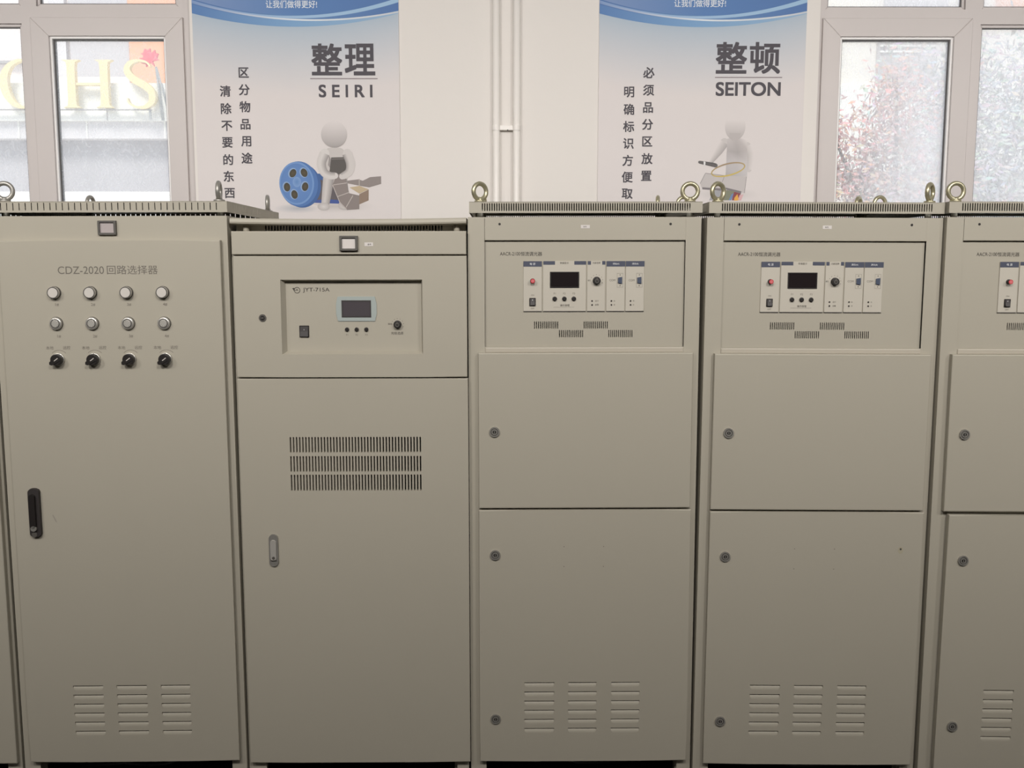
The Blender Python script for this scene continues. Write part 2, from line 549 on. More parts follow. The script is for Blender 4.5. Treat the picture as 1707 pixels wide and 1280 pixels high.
# ------------------------------------------------------------------ posters
BG = (0.690, 0.645, 0.637)
BLUE, BLUE2, LITE, WHT = (0.085, 0.175, 0.40), (0.130, 0.25, 0.47), (0.33, 0.50, 0.68), (0.72, 0.76, 0.80)
INK = (0.075, 0.068, 0.080)
def lerp(a, b_, t):
    t = max(0.0, min(1.0, t))
    return tuple(p + (q - p) * t for p, q in zip(a, b_))
BOARDS = {}
def poster(x0, x1, z0, z1, label):
    Y = WY - .006
    xc, w = (x0 + x1) / 2, (x1 - x0)
    root = thing('poster', label, 'poster', (xc, Y, z0))
    p = MB()
    p.box(-w / 2, w / 2, 0, .006, 0, z1 - z0, 'poster_board')
    n, mrows = 32, 40
    def arc(x, zc, k, lin=0.0):
        return zc - z0 + k * x * x + lin * x
    vs, cols, fs = [], [], []
    for j in range(mrows + 1):
        for i in range(n + 1):
            x = -w / 2 + w * i / n
            top = arc(x, 2.922, .273)
            z = top * j / mrows
            vs.append((x, -.0004, z))
            d = (top - z)
            cols.append(lerp((0.41, 0.49, 0.575), BG, max(0.0, d / .30) ** .8))
    for j in range(mrows):
        for i in range(n):
            a = j * (n + 1) + i
            fs.append((a, a + 1, a + n + 2, a + n + 1))
    p.raw(vs, fs, 'artwork', cols=cols)
    def band(lo, hi, ca, cb, y, cc=None):
        vs, cols, fs = [], [], []
        for i in range(n + 1):
            x = -w / 2 + w * i / n
            a, c = min(lo(x), z1 - z0), min(hi(x), z1 - z0)
            vs += [(x, y, a), (x, y, max(a, c))]
            t = i / n
            cl_ = lerp(ca, cb, t) if not cc else lerp(lerp(ca, cc, min(1, 2 * t)), cb, max(0, 2 * t - 1))
            cols += [cl_, cl_]
        for i in range(n):
            fs.append((2 * i, 2 * i + 2, 2 * i + 3, 2 * i + 1))
        p.raw(vs, fs, 'artwork', cols=cols)
    band(lambda x: arc(x, 2.922, .273), lambda x: z1 - z0, BLUE, BLUE, -.00045, BLUE2)
    band(lambda x: arc(x, 2.922, .273), lambda x: arc(x, 2.950, .262, -.03), (0.10, 0.21, 0.45), (0.30, 0.44, 0.60), -.00055, (0.20, 0.36, 0.58))
    band(lambda x: arc(x, 2.949, .256, -.043), lambda x: arc(x, 2.956, .256, -.043), (0.20, .30, .52), (0.55, 0.58, 0.62), -.00070, WHT)
    band(lambda x: arc(x, 2.958, .33), lambda x: arc(x, 2.969, .345, .012), (0.22, 0.32, 0.54), LITE, -.00068, (0.34, 0.50, 0.70))
    band(lambda x: arc(x, 2.972, .33), lambda x: z1 - z0, (0.20, 0.29, 0.50), BLUE, -.00060, (0.10, 0.21, 0.45))
    BOARDS[root.name] = p
    return root
mat('poster_board', BG, 0.55)
def poly_shift(pts, root):
    return [(x - root.location.x, z - root.location.z) for x, z in pts]
class Art(MB):
    """flat printed artwork on a poster; coordinates are on the wall, in metres"""
    def __init__(s, root):
        super().__init__()
        s.r = root; s.lay = 0
    def onto_board(s):
        """the lettering is printed on the board itself"""
        p = BOARDS[s.r.name]
        n = len(p.v)
        p.raw(s.v, s.f, 'artwork', cols=[s.col[i] for i in range(len(s.v))])
    def y(s):
        s.lay += 1
        return -.0009 - .00003 * s.lay
    def P(s, pts, col):
        y = s.y()
        bm = bmesh.new()
        vs = [bm.verts.new((x, y, z)) for x, z in poly_shift(pts, s.r)]
        bm.faces.new(vs)
        bmesh.ops.triangulate(bm, faces=bm.faces)
        bm.verts.index_update()
        s.raw([v.co.copy() for v in bm.verts], [[v.index for v in f.verts] for f in bm.faces], 'artwork', cols=[col] * len(bm.verts))
        bm.free()
    def D(s, x, z, rx, rz, col, cin=None, tilt=0.0):
        x, z = poly_shift([(x, z)], s.r)[0]
        s.disc(x, z, rx, rz, s.y(), 'artwork', col, cin, 40, tilt=tilt)
    def shaded_disc(s, x, z, rx, rz, f):
        x, z = poly_shift([(x, z)], s.r)[0]
        y = s.y()
        vs, cols, fs, n, mr = [(x, y, z)], [f(0, 0)], [], 40, 8
        for j in range(1, mr + 1):
            for i in range(n):
                a = 2 * math.pi * i / n
                u, w = math.cos(a) * j / mr, math.sin(a) * j / mr
                vs.append((x + rx * u, y, z + rz * w)); cols.append(f(u, w))
        for i in range(n):
            fs.append((0, 1 + i, 1 + (i + 1) % n))
        for j in range(mr - 1):
            for i in range(n):
                p, q = 1 + j * n + i, 1 + j * n + (i + 1) % n
                fs.append((p, p + n, q + n, q))
        s.raw(vs, fs, 'artwork', cols=cols)
    def limb(s, pts, ws, edge, mid, right=None):
        """tapered stroke, lighter in the middle, as the print shows a rounded limb"""
        y = s.y()
        right = right or edge
        pts = [Vector(q) for q in poly_shift(pts, s.r)]
        fine, fw = [], []
        for i in range(len(pts) - 1):
            p0, p1, p2, p3 = pts[max(i - 1, 0)], pts[i], pts[i + 1], pts[min(i + 2, len(pts) - 1)]
            for k in range(8):
                t = k / 8
                fine.append(0.5 * ((2 * p1) + (p2 - p0) * t + (2 * p0 - 5 * p1 + 4 * p2 - p3) * t * t + (3 * p1 - p0 - 3 * p2 + p3) * t ** 3))
                fw.append(ws[i] + (ws[i + 1] - ws[i]) * t)
        fine.append(pts[-1]); fw.append(ws[-1])
        vs, cols, fs = [], [], []
        for i, p in enumerate(fine):
            d = (fine[min(i + 1, len(fine) - 1)] - fine[max(i - 1, 0)]).normalized()
            nrm = Vector((-d.y, d.x))
            for k, cc in ((-.5, edge), (-.1, mid), (.5, right)):
                q = p + nrm * fw[i] * k
                vs.append((q.x, y, q.y)); cols.append(cc)
        for i in range(len(fine) - 1):
            for k in range(2):
                fs.append((3 * i + k, 3 * i + k + 1, 3 * i + k + 4, 3 * i + k + 3))
        s.raw(vs, fs, 'artwork', cols=cols)
        s.lay += 1
        for q, wd, cc in ((fine[0], fw[0], mid), (fine[-1], fw[-1], mid)):
            MB.disc(s, q.x, q.y, wd / 2 * .92, wd / 2 * .92, y + .00002, 'artwork', mid, mid, 20)
    def T(s, body, x0, x1, z0, z1, col=INK, bold=0.0):
        a = poly_shift([(x0, z0), (x1, z1)], s.r)
        s.text(body, a[0][0], a[1][0], a[0][1], a[1][1], -.0012, 'artwork', bold, col)
    def Tc(s, ch, x, z, size, bold, col=INK):
        a = poly_shift([(x, z)], s.r)[0]
        vs, fs = text_shape(ch, bold)
        ax, bx = min(v[0] for v in vs), max(v[0] for v in vs)
        az, bz = min(v[1] for v in vs), max(v[1] for v in vs)
        k = size / .95
        s.text(ch, a[0] - (bx - ax) * k / 2, a[0] + (bx - ax) * k / 2, a[1] - (bz - az) * k / 2, a[1] + (bz - az) * k / 2, -.0012, 'artwork', bold, col)

pa = poster(0.271, 1.189, 1.98, 3.30, 'training poster with blue film reel picture, hung beside the left window')
pb = poster(2.082, 3.004, 1.98, 3.30, 'training poster with seated figure and open book picture, hung beside the right window')

def lettering(root, heading, hb, line, sub, sb, cols, tb):
    t = Art(root)
    t.T('让我们做得更好!', *tb, col=(0.72, 0.76, 0.80), bold=.008)
    t.onto_board()
    t = Art(root)
    half = (hb[1] - hb[0]) / 2
    t.T(heading[0], hb[0], hb[0] + half * .965, hb[2], hb[3], bold=.021)
    t.T(heading[1], hb[0] + half * 1.045, hb[1], hb[2], hb[3], bold=.021)
    t.P([(line[0], line[2] - .0018), (line[1], line[2] - .0018), (line[1], line[2] + .0018), (line[0], line[2] + .0018)], (0.20, 0.16, 0.17))
    t.onto_board()
    t = Art(root)
    t.T(sub, *sb, bold=.022)
    t.onto_board()
    for chars, pts in cols:
        t = Art(root)
        for ch, (x, z) in zip(chars, pts):
            t.Tc(ch, x, z, .0485, .020)
        t.onto_board()
lettering(pa, '整理', (0.797, 1.082, 2.712, 2.850), (0.790, 1.092, 2.698), 'S E I R I', (0.827, 1.068, 2.616, 2.672),
          [('区分物品用途', [(0.493, 2.724), (0.493, 2.649), (0.494, 2.575), (0.494, 2.498), (0.495, 2.423), (0.496, 2.349)]),
           ('清除不要的东西', [(0.408, 2.643), (0.409, 2.567), (0.410, 2.491), (0.410, 2.418), (0.411, 2.342), (0.411, 2.268), (0.413, 2.193)])],
          (0.600, 0.828, 3.002, 3.035))
lettering(pb, '整顿', (2.604, 2.892, 2.721, 2.858), (2.602, 2.903, 2.705), 'SEITON', (2.607, 2.898, 2.624, 2.685),
          [('必须品分区放置', [(2.306, 2.725), (2.306, 2.649), (2.305, 2.573), (2.304, 2.499), (2.304, 2.424), (2.304, 2.348), (2.302, 2.272)]),
           ('明确标识方便取', [(2.219, 2.641), (2.219, 2.565), (2.219, 2.490), (2.219, 2.415), (2.217, 2.340), (2.216, 2.266), (2.217, 2.192)])],
          (2.413, 2.643, 3.008, 3.040))

for r_ in (pa, pb):
    BOARDS[r_.name].build('board', r_)
G0, G1, G2 = (0.30, 0.275, 0.27), (0.47, 0.44, 0.43), (0.60, 0.565, 0.55)
a = Art(pa)                                      # picture of a figure holding a film strip
a.D(0.88, 2.135, 0.19, 0.030, BG, (0.50, 0.47, 0.455))
a.D(0.72, 2.125, 0.11, 0.022, BG, (0.42, 0.43, 0.46))
a.P([(0.946, 2.249), (0.998, 2.255), (1.018, 2.249), (1.051, 2.265), (1.101, 2.269), (1.101, 2.235), (1.046, 2.219), (1.01, 2.225), (0.949, 2.237)], (0.27, 0.235, 0.225))
a.P([(1.0, 2.257), (1.004, 2.257), (1.003, 2.205), (0.999, 2.205)], (0.44, 0.40, 0.37))
a.P([(0.957, 2.219), (1.001, 2.191), (1.044, 2.211), (1.002, 2.226)], (0.50, 0.40, 0.27))
a.P([(1.001, 2.189), (1.044, 2.210), (1.043, 2.161), (1.0, 2.143)], (0.27, 0.20, 0.155))
a.P([(0.789, 2.281), (0.846, 2.280), (0.838, 2.150), (0.760, 2.150)], (0.055, 0.12, 0.30))
a.P([(0.79, 2.262), (0.90, 2.235), (0.91, 2.150), (0.80, 2.162)], (0.12, 0.105, 0.115))
a.P([(0.862, 2.166), (0.912, 2.162), (0.907, 2.146), (0.800, 2.150), (0.80, 2.163)], (0.06, 0.10, 0.30))
a.D(0.742, 2.226, 0.086, 0.098, (0.06, 0.13, 0.32), (0.05, 0.11, 0.28))
a.D(0.728, 2.234, 0.087, 0.101, (0.085, 0.18, 0.42), (0.085, 0.18, 0.42))
a.D(0.718, 2.237, 0.079, 0.096, (0.17, 0.30, 0.56), (0.12, 0.235, 0.50))
a.D(0.717, 2.237, 0.072, 0.088, (0.11, 0.22, 0.48), (0.135, 0.25, 0.52))
for hx, hz, tl in ((0.700, 2.283, -.5), (0.751, 2.285, .4), (0.754, 2.223, -.2), (0.705, 2.188, .2), (0.672, 2.221, .1)):
    a.D(hx, hz, 0.0185, 0.0235, (0.26, 0.37, 0.56), tilt=tl)
    a.D(hx + .002, hz - .001, 0.0145, 0.0195, (0.055, 0.05, 0.035), (0.10, 0.08, 0.05), tilt=tl)
a.D(0.719, 2.243, 0.019, 0.023, (0.20, 0.33, 0.58), (0.12, 0.24, 0.50))
a.D(0.931, 2.136, 0.028, 0.018, G1, G2)
a.limb([(0.925, 2.255), (0.932, 2.19), (0.934, 2.145)], [.045, .042, .034], G0, G1)
a.limb([(0.863, 2.262), (0.854, 2.197), (0.846, 2.145)], [.050, .044, .036], G1, G2, G0)
a.D(0.838, 2.133, 0.028, 0.018, G1, (0.64, 0.61, 0.60))
a.P([(0.862, 2.393), (0.892, 2.399), (0.924, 2.393), (0.952, 2.372), (0.950, 2.257), (0.842, 2.257), (0.838, 2.368)], (0.55, 0.515, 0.50))
a.P([(0.868, 2.360), (0.876, 2.345), (0.874, 2.30), (0.862, 2.318)], G0)
a.P([(0.928, 2.362), (0.938, 2.355), (0.945, 2.32), (0.935, 2.33)], G0)
a.P([(0.877, 2.352), (0.958, 2.354), (0.936, 2.281), (0.91, 2.262), (0.868, 2.291)], (0.105, 0.095, 0.09))
a.P([(0.878, 2.347), (0.955, 2.350), (0.954, 2.345), (0.877, 2.342)], (0.17, 0.155, 0.15))
a.P([(0.900, 2.275), (0.916, 2.280), (0.942, 2.258), (0.955, 2.193), (1.001, 2.183), (1.0, 2.122), (0.943, 2.118), (0.911, 2.154), (0.881, 2.229), (0.890, 2.255)], (0.25, 0.215, 0.205))
for p, q in (((0.884, 2.230), (0.945, 2.239)), ((0.902, 2.178), (0.956, 2.197)), ((0.940, 2.130), (0.972, 2.183)), ((0.881, 2.229), (0.911, 2.154)), ((0.911, 2.154), (0.943, 2.120))):
    d = Vector((q[0] - p[0], q[1] - p[1])).normalized() * .0018
    a.P([(p[0] - d.y, p[1] + d.x), (q[0] - d.y, q[1] + d.x), (q[0] + d.y, q[1] - d.x), (p[0] + d.y, p[1] - d.x)], (0.48, 0.43, 0.41))
a.limb([(0.848, 2.370), (0.832, 2.328), (0.842, 2.288), (0.868, 2.272), (0.893, 2.271)], [.046, .042, .038, .034, .030], G2, (0.63, 0.60, 0.585), G0)
a.limb([(0.950, 2.370), (0.964, 2.325), (0.956, 2.288), (0.925, 2.268)], [.044, .042, .036, .030], G0, (0.60, 0.565, 0.55), G2)
a.shaded_disc(0.892, 2.454, 0.0585, 0.0585, lambda u, w: lerp((0.34, 0.315, 0.31), BG, max(0.0, (w + 1.0) * .5 - .06 * u * u) ** .75))
a.build('printed_picture', pa)

a = Art(pb)                                      # picture of a figure with pen, ring and book
a.D(2.66, 2.19, 0.16, 0.03, BG, (0.56, 0.53, 0.52))
a.limb([(2.754, 2.404), (2.770, 2.365), (2.766, 2.300)], [.040, .032, .026], G1, (0.58, 0.545, 0.535), BG)
a.limb([(2.652, 2.420), (2.628, 2.383), (2.592, 2.333)], [.042, .036, .018], BG, (0.57, 0.535, 0.525), (0.40, 0.37, 0.37))
y = a.y()
pts = poly_shift([(2.664, 2.436), (2.700, 2.447), (2.752, 2.430), (2.664, 2.384), (2.712, 2.376), (2.756, 2.388), (2.663, 2.335), (2.712, 2.335), (2.758, 2.335), (2.661, 2.27), (2.712, 2.27), (2.759, 2.27)], pb)
a.raw([(x, y, z) for x, z in pts], [(0, 3, 4, 1), (1, 4, 5, 2), (3, 6, 7, 4), (4, 7, 8, 5), (6, 9, 10, 7), (7, 10, 11, 8)], 'artwork',
      cols=[(0.56, .525, .52), (0.50, .465, .46), BG, (0.44, .41, .41), (0.40, .37, .37), (0.50, .465, .46), (0.52, .495, .50), (0.53, .50, .51), (0.56, .53, .53), (0.42, .40, .41), (0.47, .45, .46), (0.56, .53, .53)])
a.shaded_disc(2.699, 2.490, 0.046, 0.060, lambda u, w: lerp((0.44, 0.41, 0.405), BG, (w + 1.0) * .68))
a.P([(2.672, 2.462), (2.726, 2.462), (2.710, 2.428), (2.686, 2.428)], (0.48, 0.445, 0.44))
a.P([(2.570, 2.284), (2.657, 2.273), (2.756, 2.269), (2.749, 2.195), (2.665, 2.213), (2.557, 2.215), (2.547, 2.238)], (0.53, 0.495, 0.49))
for p, q in (((2.657, 2.273), (2.647, 2.245)), ((2.756, 2.269), (2.749, 2.195)), ((2.570, 2.284), (2.547, 2.238)), ((2.57, 2.284), (2.657, 2.273))):
    d = Vector((q[0] - p[0], q[1] - p[1])).normalized() * .0012
    a.P([(p[0] - d.y, p[1] + d.x), (q[0] - d.y, q[1] + d.x), (q[0] + d.y, q[1] - d.x), (p[0] + d.y, p[1] - d.x)], (0.30, 0.275, 0.275))
a.P([(2.557, 2.221), (2.648, 2.216), (2.665, 2.220), (2.735, 2.203), (2.733, 2.193), (2.665, 2.211), (2.648, 2.205), (2.557, 2.212)], (0.21, 0.19, 0.20))
a.P([(2.605, 2.206), (2.648, 2.206), (2.641, 2.163), (2.590, 2.163)], (0.36, 0.36, 0.38))
a.P([(2.644, 2.206), (2.673, 2.209), (2.659, 2.163), (2.635, 2.163)], (0.23, 0.16, 0.11))
a.P([(2.668, 2.209), (2.708, 2.202), (2.685, 2.163), (2.655, 2.163)], (0.22, 0.23, 0.17))
a.P([(2.690, 2.190), (2.703, 2.196), (2.690, 2.163), (2.678, 2.163)], (0.16, 0.24, 0.42))
a.P([(2.702, 2.201), (2.733, 2.193), (2.717, 2.163), (2.692, 2.163)], (0.25, 0.07, 0.08))
a.P([(2.703, 2.173), (2.717, 2.191), (2.725, 2.163), (2.703, 2.161)], (0.75, 0.38, 0.08))
a.P([(2.726, 2.185), (2.745, 2.190), (2.735, 2.163), (2.722, 2.163)], (0.66, 0.42, 0.44))
a.limb([(2.541, 2.333), (2.600, 2.322), (2.616, 2.318)], [.012, .018, .018], (0.09, 0.085, 0.085), (0.14, 0.13, 0.13))
a.P([(2.560, 2.336), (2.569, 2.334), (2.568, 2.317), (2.561, 2.319)], (0.74, 0.73, 0.73))
y = a.y()
vs, cols, fs = [], [], []
rx_, rz_ = poly_shift([(2.672, 2.300)], pb)[0]
for i in range(48):
    an = 2 * math.pi * i / 48
    for kk, rr in enumerate((1.0, .93)):
        u, w = .079 * rr * math.cos(an), (.029 if kk == 0 else .0225) * math.sin(an)
        ct, st = math.cos(.235), math.sin(.235)
        vs.append((rx_ + u * ct - w * st, y, rz_ + u * st + w * ct))
        cols.append(lerp((0.58, 0.45, 0.13), (0.36, 0.27, 0.18), .5 + .5 * math.sin(an)))
for i in range(48):
    j = (i + 1) % 48
    fs.append((2 * i, 2 * j, 2 * j + 1, 2 * i + 1))
a.raw(vs, fs, 'artwork', cols=cols)
a.build('printed_picture', pb)

# ------------------------------------------------------------------ cabinets: shared pieces
# local axes of a cabinet: x along the front, y into the depth (doors stand proud towards -y), z up
CW, CD, T = 0.794, 0.80, 0.022
def eyebolt_mesh(metal):
    e = MB()
    e.cyl(0, 0, 0, .019, .007, metal, 'z', 24, bev=.0015)
    e.cyl(0, 0, .005, .0125, .010, metal, 'z', 20, r2=.010)
    e.torus((0, 0, .0365), .0265, .0078, metal)
    return e
def lid(root, x0, x1, z0, z1, slot_n, slot_a, slot_b, slot_w, sz0, sz1, metal, rots, back_drop=0.0):
    pitch = (slot_b - slot_a) / (slot_n - 1)
    hs = [(slot_a + i * pitch - slot_w / 2, slot_a + i * pitch + slot_w / 2, sz0, sz1) for i in range(slot_n)]
    t = .0016
    b = MB()
    b.plate(x0, x1, z0, z1 - .0004, 0, t, hs, 'paint')
    hb = [(h[0], h[1], h[2] - .002, h[3] - back_drop) for h in hs]
    b.plate(x0, x1, z0, z1 - .0004, CD - t, CD, hb, 'paint')
    off = 0.0
    R = Matrix(((0, -1, 0, 0), (1, 0, 0, 0), (0, 0, 1, 0), (0, 0, 0, 1)))   # turns the sheet to face sideways
    b.plate(t, CD - t, z0, z1 - .0004, -(x0 + t), -x0, hs, 'paint', M=R)
    b.plate(t, CD - t, z0, z1 - .0004, -x1, -(x1 - t), hs, 'paint', M=R)
    b.box(x0, x1, 0, CD, z1 - .003, z1, 'paint', .001, 1)
    o = b.build('top_cover', root)
    em = None
    for (ex, ey), rz in zip(((x0 + .036, .04), (x1 - .036, .04), (x0 + .036, CD - .04), (x1 - .036, CD - .04)), rots):
        if em is None:
            em = eyebolt_mesh(metal).build('eyebolt', o, (ex, ey, z1))
            em.rotation_euler = (0, 0, rz)
        else:
            share(em, 'eyebolt', o, (ex, ey, z1), (0, 0, rz))
    sp = None
    for ex, ey in ((x0 + .036, .045), (x1 - .036, .045), (x0 + .036, CD - .045), (x1 - .036, CD - .045)):
        if sp is None:
            s_ = MB(); s_.cyl(0, 0, 0, .0105, z1 - .003 - BODY_TOP, 'nylon', 'z', 20)
            sp = s_.build('spacer', o, (ex, ey, BODY_TOP))
        else:
            share(sp, 'spacer', o, (ex, ey, BODY_TOP))
    return o
BODY_TOP = 2.0345
def body(root, holes, top=BODY_TOP, front=True):
    b = MB()
    t = .002
    b.plate(0, CW, 0, top, 0, t, holes, 'paint', bev=.0008)
    b.box(0, t, t, CD, 0, top, 'paint')
    b.box(CW - t, CW, t, CD, 0, top, 'paint')
    b.box(t, CW - t, CD - t, CD, 0, top, 'paint')
    b.box(t, CW - t, t, CD - t, top - t, top, 'paint')
    b.box(t, CW - t, .05, CD - t, .115, .120, 'inside')
    for xa in (.012, CW - .052):
        b.box(xa, xa + .04, .02, .06, 0.0, .112, 'paint')
    return b.build('body', root)
LV_H, LV_D = .0195, .0085
def louvre_holes(cols, ztop, pitch, rows):
    return [(x0, x1, ztop - r * pitch - LV_H, ztop - r * pitch) for x0, x1 in cols for r in range(rows)]
def louvres(b, cols, ztop, pitch, rows, y):
    """slats cut on three sides and pressed inwards at their upper edge"""
    for x0, x1 in cols:
        for r in range(rows):
            z = ztop - r * pitch
            n, c = 6, .010
            vs, fs = [], []
            for k in range(n + 1):
                t = k / n
                d = LV_D * (t ** 2.4)
                vs += [(x0, y + d, z - LV_H * (1 - t)), (x1, y + d, z - LV_H * (1 - t))]
            for k in range(n):
                fs.append((2 * k, 2 * k + 1, 2 * k + 3, 2 * k + 2))
            b.raw(vs, fs, b.slots[0], True)
            # the pressed slat leaves rounded lower corners
            for xa, sg in ((x0, 1), (x1, -1)):
                b.raw([(xa, y, z - LV_H), (xa + sg * c, y, z - LV_H), (xa + sg * c * .35, y, z - LV_H + .0045), (xa, y, z - LV_H + .011)], [(0, 1, 2, 3)], b.slots[0])
def lock_mesh():
    b = MB()
    b.ring(0, 0, 0, .0180, .0130, .006, 'steel')
    b.cyl(0, 0, 0, .0132, .0035, 'bezel_grey', n=24)
    b.ring(0, -.0030, 0, .0105, .0060, .0030, 'steel', 24)
    b.cyl(0, -.0030, 0, .0062, .0022, 'black', n=20)
    b.box(-.0012, .0012, -.0070, -.0030, -.0045, .0045, 'steel')
    return b
def cables(root, seed):
    rr = random.Random(seed)
    for i in range(4):
        x0, x1 = rr.uniform(.12, .65), rr.uniform(.12, .65)
        m = 'cable_brown' if i == 2 else 'cable_black'
        pts = [(x0, .14, .113), (x0 + .01, .10, .070), ((x0 + x1) / 2, .08 + .03 * rr.random(), .035 + .02 * rr.random()), (x1, .12, .02), (x1, .30, .012)]
        c = MB(); c.tube(pts, .007 if i != 2 else .004, m, 8); c.build('cable', root)
def push_button(name, root, x, z, y, r=.0068):
    b = MB(); b.cyl(x, y, z, r, .007, 'black', n=20, bev=.0012); b.cyl(x, y, z, r * 1.18, .0014, 'bezel_grey', n=20)
    return b.build(name, root)
def selector_knob(name, root, x, z, y, r=.0125):
    b = MB()
    b.cyl(x, y, z, r * 1.12, .003, 'black_dull', n=28)
    b.cyl(x, y - .003, z, r, .012, 'black', n=28, bev=.0015)
    b.ring(x, y - .015, z, r * .62, r * .34, .0008, 'bezel_grey', 24)
    b.box(x - .0008, x + .0008, y - .0162, y - .0148, z, z + r * .85, 'print_soft')
    return b.build(name, root)
def rocker(root, x0, x1, z0, z1, y):
    b = MB()
    b.box(x0, x1, y - .003, y, z0, z1, 'black', .0008, 1)
    xm0, xm1, zm = x0 + .003, x1 - .003, (z0 + z1) / 2
    zt, zb = z1 - .003, z0 + .003
    b.raw([(xm0, y - .003, zt), (xm1, y - .003, zt), (xm0, y - .005, zm), (xm1, y - .005, zm), (xm0, y - .0085, zb), (xm1, y - .0085, zb), (xm0, y - .003, zb), (xm1, y - .003, zb), (xm0, y - .003, zm), (xm1, y - .003, zm)],
          [(0, 2, 3, 1), (2, 4, 5, 3), (4, 6, 7, 5), (0, 8, 2), (8, 6, 4, 2), (1, 3, 9), (9, 3, 5, 7)], 'black_dull')
    b.box((x0 + x1) / 2 - .0006, (x0 + x1) / 2 + .0006, y - .0049, y - .0040, zm + .004, zm + .009, 'print_white')
    return b.build('rocker_switch', root)
def ticks(b, x, z, r, y, n=7, a0=200, a1=-20, m='print'):
    for i in range(n):
        an = math.radians(a0 + (a1 - a0) * i / (n - 1))
        b.disc(x + r * math.cos(an), z + r * math.sin(an), .0011, .0011, y, m, n=8)

POSE = {1: (-0.0525, -0.0145, 0.0137, -0.0038), 2: (0.7465, 0.0113, 0.0073, -0.0020), 3: (1.5488, 0.0180, 0.0091, -0.0023),
        4: (2.3486, 0.0052, -0.0070, 0.0028), 5: (3.1510, -0.0200, -0.0083, 0.0012), 0: (-0.8570, -0.022, 0.014, -0.0038)}
def place(o, n):
    x, y, yaw, lean = POSE[n]
    o.location = (x, y, 0)
    o.rotation_euler = (0, lean, yaw)

# ------------------------------------------------------------------ cabinet with the row of lamps and knobs
c1 = thing('electrical_cabinet', 'grey steel cabinet with rows of four round lamps, buttons and black selector knobs', 'cabinet', group='grey electrical cabinets')
place(c1, 1)
body(c1, [(.055, .742, 0, .105)])
lid(c1, 0, .796, 2.0465, 2.0835, 36, .0395, .7605, .0030, 2.054, 2.0785, 'steel', (0.2, 1.68, 1.45, 1.72))
d = MB()
LV1 = ((.197, .303), (.350, .457), (.506, .609))
d.plate(.031, .774, .109, 1.9525, -T, -.001, louvre_holes(LV1, .3945, .0337, 6), 'paint', bev=.004)
louvres(d, LV1, .3945, .0337, 6, -T)
for s_, x0, x1 in (('CDZ-2020', .228, .382), ('回路选择器', .392, .562)):
    d.text(s_, x0, x1, 1.8415 if x0 < .3 else 1.840, 1.8665 if x0 < .3 else 1.8695, -T - .0004, 'print_soft')
XS = (.212, .333, .454, .575)
for i, x in enumerate(XS):
    d.textc('%d#' % (i + 1), x + .007, 1.7385, .0105, -T - .0004, 'print_soft')
    d.textc('%d#' % (i + 1), x + .008, 1.6315, .0105, -T - .0004, 'print_soft')
    d.textc('本地', x - .026, 1.5925, .012, -T - .0004, 'print_soft')
    d.textc('远控', x + .031, 1.5930, .012, -T - .0004, 'print_soft')
    arc = [(x + .004 + .030 * math.cos(an), 1.5560 + .030 * math.sin(an) * .95) for an in [math.radians(a) for a in range(40, 141, 10)]]
    for p, q in zip(arc, arc[1:]):
        dd = Vector((q[0] - p[0], q[1] - p[1])).normalized() * .0006
        d.poly([(p[0] - dd.y, p[1] + dd.x), (p[0] + dd.y, p[1] - dd.x), (q[0] + dd.y, q[1] - dd.x), (q[0] - dd.y, q[1] + dd.x)], -T - .0004, 'print_soft')
d.poly([(.160, 1.013), (.164, 1.013), (.174, .992), (.176, .986), (.170, .990)], -T - .0003, 'smear')
door1 = d.build('door', c1)
ind = but = kn = None
